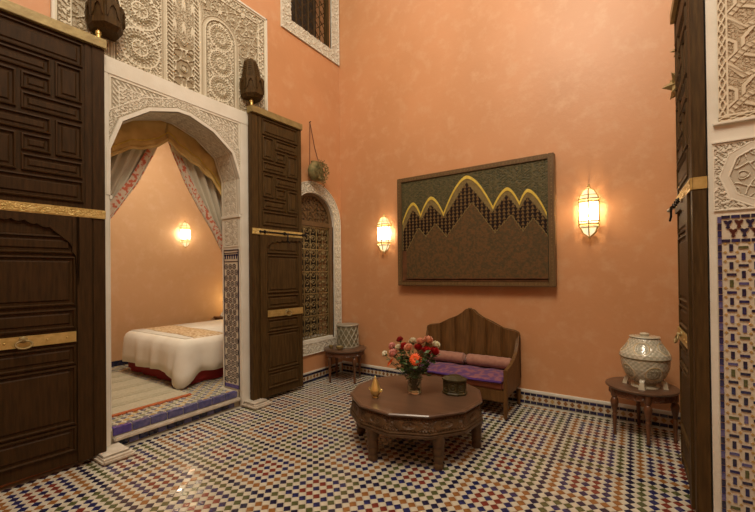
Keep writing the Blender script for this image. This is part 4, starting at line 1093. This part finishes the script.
# tureen
tu = thing('tureen', 'large lidded ceramic tureen painted with round medallions on the reddish side table', 'tureen', (.075, 4.215, .455))
def surf(prof):
    z = np.array([p[1] for p in prof]); r = np.array([p[0] for p in prof]); L = np.concatenate([[0], np.cumsum(np.hypot(np.diff(z), np.diff(r)))])
    rm = .18
    def P(u, v): R_ = np.interp(v, L, r); Z = np.interp(v, L, z); return [R_*np.cos(u/rm), R_*np.sin(u/rm), Z]
    def Nf(u, v):
        dr = np.interp(v+.004, L, r)-np.interp(v-.004, L, r); dz = np.interp(v+.004, L, z)-np.interp(v-.004, L, z); q = np.sqrt(dr*dr+dz*dz)+1e-9
        return [dz/q*np.cos(u/rm), dz/q*np.sin(u/rm), -dr/q]
    return P, Nf, L[-1], rm
def medal(nm, vc, R_, phase):
    def fn(u, v):
        per = 2*pi*.18/nm; uu = (u+phase) % per-per/2; r = np.hypot(uu, v-vc)
        h = .55+.45*ss(-.2, .3, np.sin(u/.0068)*np.sin(v/.0068)); h = np.where(np.abs(np.abs(uu)+np.abs(v-vc)-per*.42) < .006, 1., h*.9)
        h = np.where(r < R_, np.where(star(uu, v-vc, .036, .5) > .5, .8, .28), h); return np.where((r < R_+.004) & (r > R_-.008), 1, h)
    return fn
P, Nf, LL, rm = surf([(.075, .035), (.118, .06), (.155, .11), (.178, .17), (.186, .235), (.188, .262)])
relief('bowl', 'ceramic', P, Nf, 2*pi*rm, LL, .0055, medal(5, .145, .068, .10), .003, tu)
P, Nf, LL, rm = surf([(.196, .270), (.190, .300), (.160, .345), (.133, .385), (.118, .42), (.108, .438), (.06, .446), (.002, .449)])
relief('lid', 'ceramic', P, Nf, 2*pi*rm, LL, .0055, medal(5, .095, .062, .2), .003, tu)
for nm_, Pq, nmed, vc, R_, ph in (('bowl', surf([(.075, .035), (.118, .06), (.155, .11), (.178, .17), (.186, .235), (.188, .262)])[0], 5, .145, .066, .10), ('lid', surf([(.196, .270), (.190, .300), (.160, .345), (.133, .385), (.118, .42), (.108, .438), (.06, .446), (.002, .449)])[0], 5, .095, .060, .2)):
    per = 2*pi*.18/nmed
    for i in range(nmed):
        uc = per*(i+.5)-ph
        pts = []
        for q in range(25):
            a = 2*pi*q/24; v_ = vc+R_*sin(a); rr_ = Pq(np.array(0.), np.array(v_)); loc_r = float(rr_[0]); u_ = uc+R_*cos(a)*.18/max(loc_r, .05)
            p = Pq(np.array(u_), np.array(v_)); pts.append([float(c) for c in p])
        k = MB(); k.tube(pts, .0048, 5); k.build('medallion_ring', 'ring_gold', tu, True)
k = MB(); k.lathe([(.186, .258), (.196, .262), (.199, .268), (.192, .273)], 36); k.build('rim_band', 'iron_gold', tu, True)
k = MB(); k.lathe([(.12, .446), (.115, .452), (.03, .456), (.035, .466), (.038, .474), (.025, .483), (.001, .485)], 24); k.build('knob', 'pale_ceramic', tu, True)
k = MB(); k.lathe([(.115, 0), (.112, .012), (.082, .022), (.078, .045)], 28); k.build('foot_ring', 'pale_ceramic', tu, True)
for a in (-100, -10, 80, 170):
    k = MB(); a = radians(a); ca, sa = cos(a), sin(a); R = []
    for z, d, w_ in ((0, .155, .030), (.03, .150, .024), (.06, .140, .020), (.075, .125, .024), (.085, .12, .02)): R.append([((d+dx)*ca-dy*sa, (d+dx)*sa+dy*ca, z) for dx, dy in ((-.018, -w_), (.018, -w_*.8), (.018, w_*.8), (-.018, w_))])
    k.rings(R); k.build('foot', 'pale_ceramic', tu)

# ------------------------------------------------------------------ hanging things
hbs = 1.35
hb = thing('hanging_pouch', 'round straw pouch with dried sprigs hanging on a cord above the arched window', 'wall hanging', (XW, 3.90, 2.80))
k = MB(); k.lathe([(.012, 0), (.07, .015), (.115, .06), (.125, .115), (.105, .17), (.07, .205), (.075, .225), (.055, .22)], 16); k.v = [(.10+a*.55*1.2, b*1.15, c*1.2) for a, b, c in k.v]; k.build('pouch', 'straw', hb, True)
for y in (-.085, .095): k = MB(); k.tube([(.08, y*1.2, .20), (.03, y*.55, .50), (.012, -.02, .845)], .0055, 6); k.build('cord', 'cord', hb, True)
k = MB(); k.tube([(0, -.02, .845), (.03, -.02, .85)], .006, 6); k.build('nail', 'iron', hb)
k = MB(); rr = random.Random(4)
for q in range(330):
    a = rr.random()*6.28; p = Vector((.17+.02*rr.random(), .13*cos(a)*rr.random()**.5+.03, .13+.15*sin(a)*rr.random()**.4)); d = Vector((rr.uniform(.0, .5), rr.uniform(-1, 1), rr.uniform(-1, .6))).normalized(); L = .035
    s = d.cross(Vector((1, .2, 0))).normalized()*L*.25; k.add([p, p+d*L*.5+s, p+d*L, p+d*L*.5-s], [(0, 1, 2, 3)])
tag(k.build('dried_leaves', 'straw', hb, recalc=False), kind='stuff')
for (dy, dz, L) in ((.13, .02, .16), (.05, .22, .20), (.10, -.02, .10)):
    k = MB(); up_ = 1 if dz > .1 else -1
    k.tube([(.10, dy, .11), (.12, dy+.02, .11+up_*L)], .003, 4)
    for q in range(9): k.sphere((.115, dy+.005*q*.3+(.012 if q % 2 else -.012), .11+up_*L*q/8), .009, 6, 4)
    k.build('dried_sprig', 'straw', hb)
hl = thing('hanging_lantern', 'spiked brass star lantern half hidden behind the open door leaf, high up', 'lantern', (.355, 3.97, 3.03))
def spikes(k, c, r, R_, dirs):
    for d in dirs:
        d = Vector(d).normalized(); a = d.orthogonal().normalized(); b = d.cross(a); cc = Vector(c)
        k.add([cc+a*r+b*r, cc-a*r+b*r, cc-a*r-b*r, cc+a*r-b*r, cc+d*R_], [(0, 1, 4), (1, 2, 4), (2, 3, 4), (3, 0, 4)])
D14 = [(1, 0, 0), (-1, 0, 0), (0, 1, 0), (0, -1, 0), (0, 0, 1), (0, 0, -1)]+[(a, b, c) for a in (1, -1) for b in (1, -1) for c in (1, -1)]
k = MB(); spikes(k, (0, 0, 0), .055, .14, D14); k.build('star_body', 'brass_old', hl)
k = MB(); spikes(k, (-.02, 0, .285), .016, .065, D14); k.build('small_star', 'brass_old', hl)
k = MB(); k.tube([(0, 0, .1), (-.02, 0, .26)], .006, 6); k.tube([(-.02, 0, .31), (-.02, 0, 3.4)], .005, 6); k.build('chain', 'brass_old', hl)

# ------------------------------------------------------------------ bedroom
bed = thing('bed', 'bed with a crimson skirt behind the tiled arch', 'bed', (-5.15, 3.55, BF))
X0, X1, Y0, Y1 = -.80, .76, -1.17, 1.15
k = MB(); k.bbox(X0+.03, Y0+.04, .30, X1-.03, Y1, .50, .04); k.build('mattress', 'sheet', bed, True)
k = MB(); k.box(X0+.05, Y0+.06, .05, X1-.05, Y1, .30); k.build('bed_base', 'bedskirt', bed)
def rr_ring(x0, y0, x1, y1, r, z, n=8, amp=0, fr=0, ext=0):
    pts = []
    for (cx, cy, a0) in ((x1-r, y0+r, -90), (x1-r, y1-r, 0), (x0+r, y1-r, 90), (x0+r, y0+r, 180)):
        for q in range(n+1): a = radians(a0+90*q/n); pts.append((cx+r*cos(a), cy+r*sin(a)))
    out = []; 
    for i in range(len(pts)):
        a, b = pts[i], pts[(i+1) % len(pts)]; L = hypot(b[0]-a[0], b[1]-a[1]); m = max(1, int(L/.045))
        for q in range(m): out.append((a[0]+(b[0]-a[0])*q/m, a[1]+(b[1]-a[1])*q/m))
    return out
def skirted(name, m, parent, levels, x0, y0, x1, y1, r, drop=None):
    base = rr_ring(x0, y0, x1, y1, r, 0); n = len(base); cx, cy = (x0+x1)/2, (y0+y1)/2; k = MB(); R = []
    S = [0]
    for i in range(1, n): S.append(S[-1]+hypot(base[i][0]-base[i-1][0], base[i][1]-base[i-1][1]))
    for (ins, z, amp) in levels:
        ring = []
        for i, (x, y) in enumerate(base):
            a, b = base[i-1], base[(i+1) % n]; t = Vector((b[0]-a[0], b[1]-a[1])).normalized(); nx_, ny_ = t.y, -t.x
            o = -ins+amp*(sin(S[i]*17)+.5*sin(S[i]*31+1)); zz = z
            if drop: zz, o = drop(x, y, z, o, S[i])
            ring.append((x+nx_*o, y+ny_*o, zz))
        R.append(ring)
    k.rings(R, cap=False); k.add(R[0], [tuple(range(n))]); o = k.build(name, m, parent, True, recalc=True); return o
skirted('bed_skirt', 'bedskirt', bed, [(.03, .33, .0), (.02, .20, .006), (.01, .01, .014)], X0+.06, Y0+.07, X1-.06, Y1, .05)
def drop(x, y, z, o, s):
    if z < .40:
        dc = hypot(x-X1, y-Y0); k_ = max(0, 1-max(0, dc-.04)/.22)**2; dl_ = hypot(x-X0, y-Y0); k2 = max(0, 1-dl_/.25)
        f_ = (.40-z)/.26; z = z-.17*k_*f_; o += .05*k_*f_
        z += .012*sin(s*9)*f_
    return z, o
cv = skirted('bedspread', 'bedspread', None, [(.085, .563, .0), (.06, .558, .0), (.02, .53, .0), (-.01, .48, .003), (-.025, .38, .008), (-.035, .26, .014), (-.035, .16, .018)], X0, Y0, X1, Y1+.02, .10, drop)
cv.location = (-5.15, 3.55, BF); tag(cv, 'ivory bedspread draped over the bed, one corner trailing to the floor', 'bedspread')
md = cv.modifiers.new('thickness', 'SOLIDIFY'); md.thickness = .008
k = MB(); vs_ = []
for i in range(31):
    x = X0+.02+(X1-X0-.04)*i/30
    for j in range(7): vs_.append((x, -.93+.42*j/6-.05*(i/30)+.01*sin(i*.4), .576-(.10*max(0, (abs(x+.01)-.68)/.1)**1.5)))
k.add(vs_, [(i*7+j, (i+1)*7+j, (i+1)*7+j+1, i*7+j+1) for i in range(30) for j in range(6)]); o = k.build('bed_runner', 'runner', None, True, recalc=False); o.location = (-5.15, 3.55, BF)
md = o.modifiers.new('thickness', 'SOLIDIFY'); md.thickness = .006; tag(o, 'ochre patterned runner laid across the ivory bedspread', 'bed runner')
for i, x in enumerate((-.38, .36)):
    k = MB(); R = []
    for j in range(9):
        t_ = -1+2*j/8; w_ = .33*sqrt(max(.02, 1-t_**4*.9)); h_ = .085*sqrt(max(.01, 1-t_*t_)); R.append([(x+w_*cos(2*pi*q/20)*(1-.12*abs(sin(4*pi*q/20))), 1.0+t_*.20, .655+h_*sin(2*pi*q/20)) for q in range(20)])
    k.rings(R); o = k.build('pillow', 'bedspread', None, True); o.location = (-5.15, 3.55, BF-.02); tag(o, 'ivory pillow at the head of the bed, ' + ('on the far wall side' if i == 0 else 'on the side near the tiled jamb'), 'pillow', 'pillows on the bed')
ns = thing('nightstand', 'small dark wooden nightstand beyond the bed against the far wall', 'nightstand', (-6.18, 4.22, BF))
for a, b in ((-.15, -.14), (.15, -.14), (-.15, .14), (.15, .14)): k = MB(); k.lathe([(.015, 0), (.02, .2), (.022, .55)], 8, (a, b)); k.build('leg', 'wood_red', ns, True)
k = MB(); k.bbox(-.17, -.16, .40, .17, .16, .55, .006); k.build('body', 'wood_red', ns); k = MB(); k.bbox(-.185, -.18, .55, .185, .18, .575, .006); k.build('top', 'wood_red', ns)
k = MB(); k.bbox(.168, -.12, .43, .178, .12, .52, .003); d = k.build('drawer', 'wood_red', ns); k = MB(); k.sphere((.186, 0, .475), .012, 8, 6); k.build('knob', 'brass', d, True)
nb = MB(); rr = random.Random(9)
R = []
for j in range(7):
    z = .0+.10*j/6; r = .13*sqrt(max(.03, 1-(j/6)**2*.95)); R.append([(r*(1+.16*rr.uniform(-1, 1))*cos(2*pi*q/18), r*(1+.16*rr.uniform(-1, 1))*sin(2*pi*q/18), z+rr.uniform(-.008, .008)*(j > 0)) for q in range(18)])
nb.rings(R); o = nb.build('folded_cloth', 'bedspread', None, True); o.location = (-6.15, 4.20, BF+.577); tag(o, 'crumpled pale cloth lying on the nightstand', 'cloth')
tl = thing('bedside_lamp', 'glowing shaded lamp behind the tiled jamb at the head of the bed', 'lamp', (-6.20, 4.62, BF+.0))
k = MB(); k.lathe([(.14, 0), (.13, .02), (.02, .04), (.015, .3), (.015, .78)], 14); k.build('base', 'brass_old', tl, True)
k = MB(); k.lathe([(.13, .70), (.08, .90)], 18); M['shade'] = pane_mat('lit_shade', (1, .70, .32), 3.0, .5); k.build('lamp_shade', 'shade', tl, True)
# rug
rg = thing('rug', 'worn olive striped wool rug with orange fringe on the bedroom floor', 'rug', (-4.95, 1.42, BF))
k = MB(); k.bbox(-.95, -.95, 0, .83, .90, .014, .004); k.build('pile', 'rug', rg)
for x in (-.70, -.42, -.05, .28, .56): k = MB(); k.bbox(x-.05, -.94, .012, x+.06, .89, .0165, .002); k.build('woven_stripe', 'rug_dark', rg)
k = MB(); rr = random.Random(2)
for q in range(230): y = -.95+1.85*q/229; k.box(.82, y-.003, 0, .875+rr.uniform(-.015, .02), y+.0032, .012)
tag(k.build('fringe', 'fringe', rg), kind='stuff')
# curtains and swag hung inside the arch
CXP = XW-.42
def curtain(label, sg):
    t = thing('curtain', label, 'curtain', (CXP, 2.08, 0), 0, 'drapes in the bedroom arch')
    inner = [(0.02, 2.99), (.12, 2.76), (.27, 2.44), (.42, 2.20), (.53, 2.02), (.66, 1.80), (.74, 1.62)] if sg < 0 else [(.03, 2.99), (.10, 2.82), (.24, 2.52), (.41, 2.24), (.56, 2.02), (.68, 1.80), (.74, 1.62)]
    outer = [(.62, 3.2), (.72, 2.8), (.78, 2.5), (.80, 2.2), (.81, 2.0), (.82, 1.8), (.82, 1.62)]
    nv_, nu_ = 30, 60; vs_ = []; es = []
    for j in range(nv_+1):
        q = j/nv_*6
        iy, iz = [np.interp(q, range(7), [p[c] for p in inner]) for c in (0, 1)]; oy, oz_ = [np.interp(q, range(7), [p[c] for p in outer]) for c in (0, 1)]
        for i in range(nu_+1):
            s_ = i/nu_; f_ = s_**1.05; x = .030*sin(f_*2*pi*6.5+.6)*min(1, (oy-iy)*4)+.010*sin(f_*31); vs_.append((x, sg*(iy+(oy-iy)*f_), iz+(oz_-iz)*f_))
    for j in range(1, 13):                               # hanging tail below the tie
        z = 1.62-j*.118
        for i in range(nu_+1):
            s_ = i/nu_; x = .030*sin(s_*2*pi*6.5+.6); vs_.append((x, sg*(.735-.02*min(j, 6)/6+.10*s_), z))
    rows = nv_+1+12; k = MB(); k.add(vs_, [(j*(nu_+1)+i, j*(nu_+1)+i+1, (j+1)*(nu_+1)+i+1, (j+1)*(nu_+1)+i) for j in range(rows-1) for i in range(nu_)])
    o = k.build('drape', 'drape', t, True, recalc=False); md = o.modifiers.new('thickness', 'SOLIDIFY'); md.thickness = .004
    k = MB(); e = []
    for j in range(rows):
        a = Vector(vs_[j*(nu_+1)]); w_ = .055+.02*min(1, j/14); e += [(a.x+.012, a.y-sg*.006, a.z), (a.x+.018, a.y+sg*w_*.5, a.z+.02), (a.x+.012, a.y+sg*w_, a.z+.04)]
    k.add(e, [(j*3+i, j*3+i+1, (j+1)*3+i+1, (j+1)*3+i) for j in range(rows-1) for i in range(2)]); o = k.build('printed_border', 'drape_edge', t, recalc=False)
    md = o.modifiers.new('thickness', 'SOLIDIFY'); md.thickness = .004
    k = MB(); k.tube([(.05, sg*.72, 1.60), (.05, sg*.85, 1.66), (0, sg*.86, 1.68)], .012, 6); k.build('tieback', 'golden', t, True)
curtain('grey-green drape with red printed border, drawn towards the leftmost door leaf', -1)
curtain('grey-green drape with red printed border, drawn towards the tiled jamb', 1)
sw = thing('valance', 'golden fringed swag valance filling the top of the bedroom arch', 'valance', (CXP+.07, 2.08, 0))
for sg in (-1, 1):
    prof = [(0, 2.95), (.14, 2.84), (.24, 2.795), (.34, 2.76), (.50, 2.64), (.60, 2.52), (.68, 2.36), (.80, 2.2)] if sg > 0 else [(0, 2.95), (.10, 2.86), (.22, 2.80), (.36, 2.77), (.44, 2.71), (.60, 2.60), (.72, 2.52), (.80, 2.46)]
    ys = np.linspace(0, .80, 33); vs_ = []
    for y in ys:
        zb = float(np.interp(y, [p[0] for p in prof], [p[1] for p in prof]))
        for j in range(13):
            t_ = j/12; z = 3.34+(zb-3.34)*t_; vs_.append((.016*sin(t_*14+y*9)+.012*sin(y*40)*t_+.02*t_, sg*y, z))
    k = MB(); k.add(vs_, [(i*13+j, (i+1)*13+j, (i+1)*13+j+1, i*13+j+1) for i in range(32) for j in range(12)]); o = k.build('swag', 'golden', sw, True, recalc=False)
    md = o.modifiers.new('thickness', 'SOLIDIFY'); md.thickness = .006
    k = MB(); k.tube([(vs_[i*13+12][0]+.008, vs_[i*13+12][1], vs_[i*13+12][2]) for i in range(33)], .016, 6); k.build('fringe', 'golden', sw, True)
    k = MB(); k.tube([(vs_[i*13+11][0]+.02, vs_[i*13+12][1], vs_[i*13+12][2]+.075) for i in range(33)], .006, 5); k.build('braid', 'gilt', sw, True)
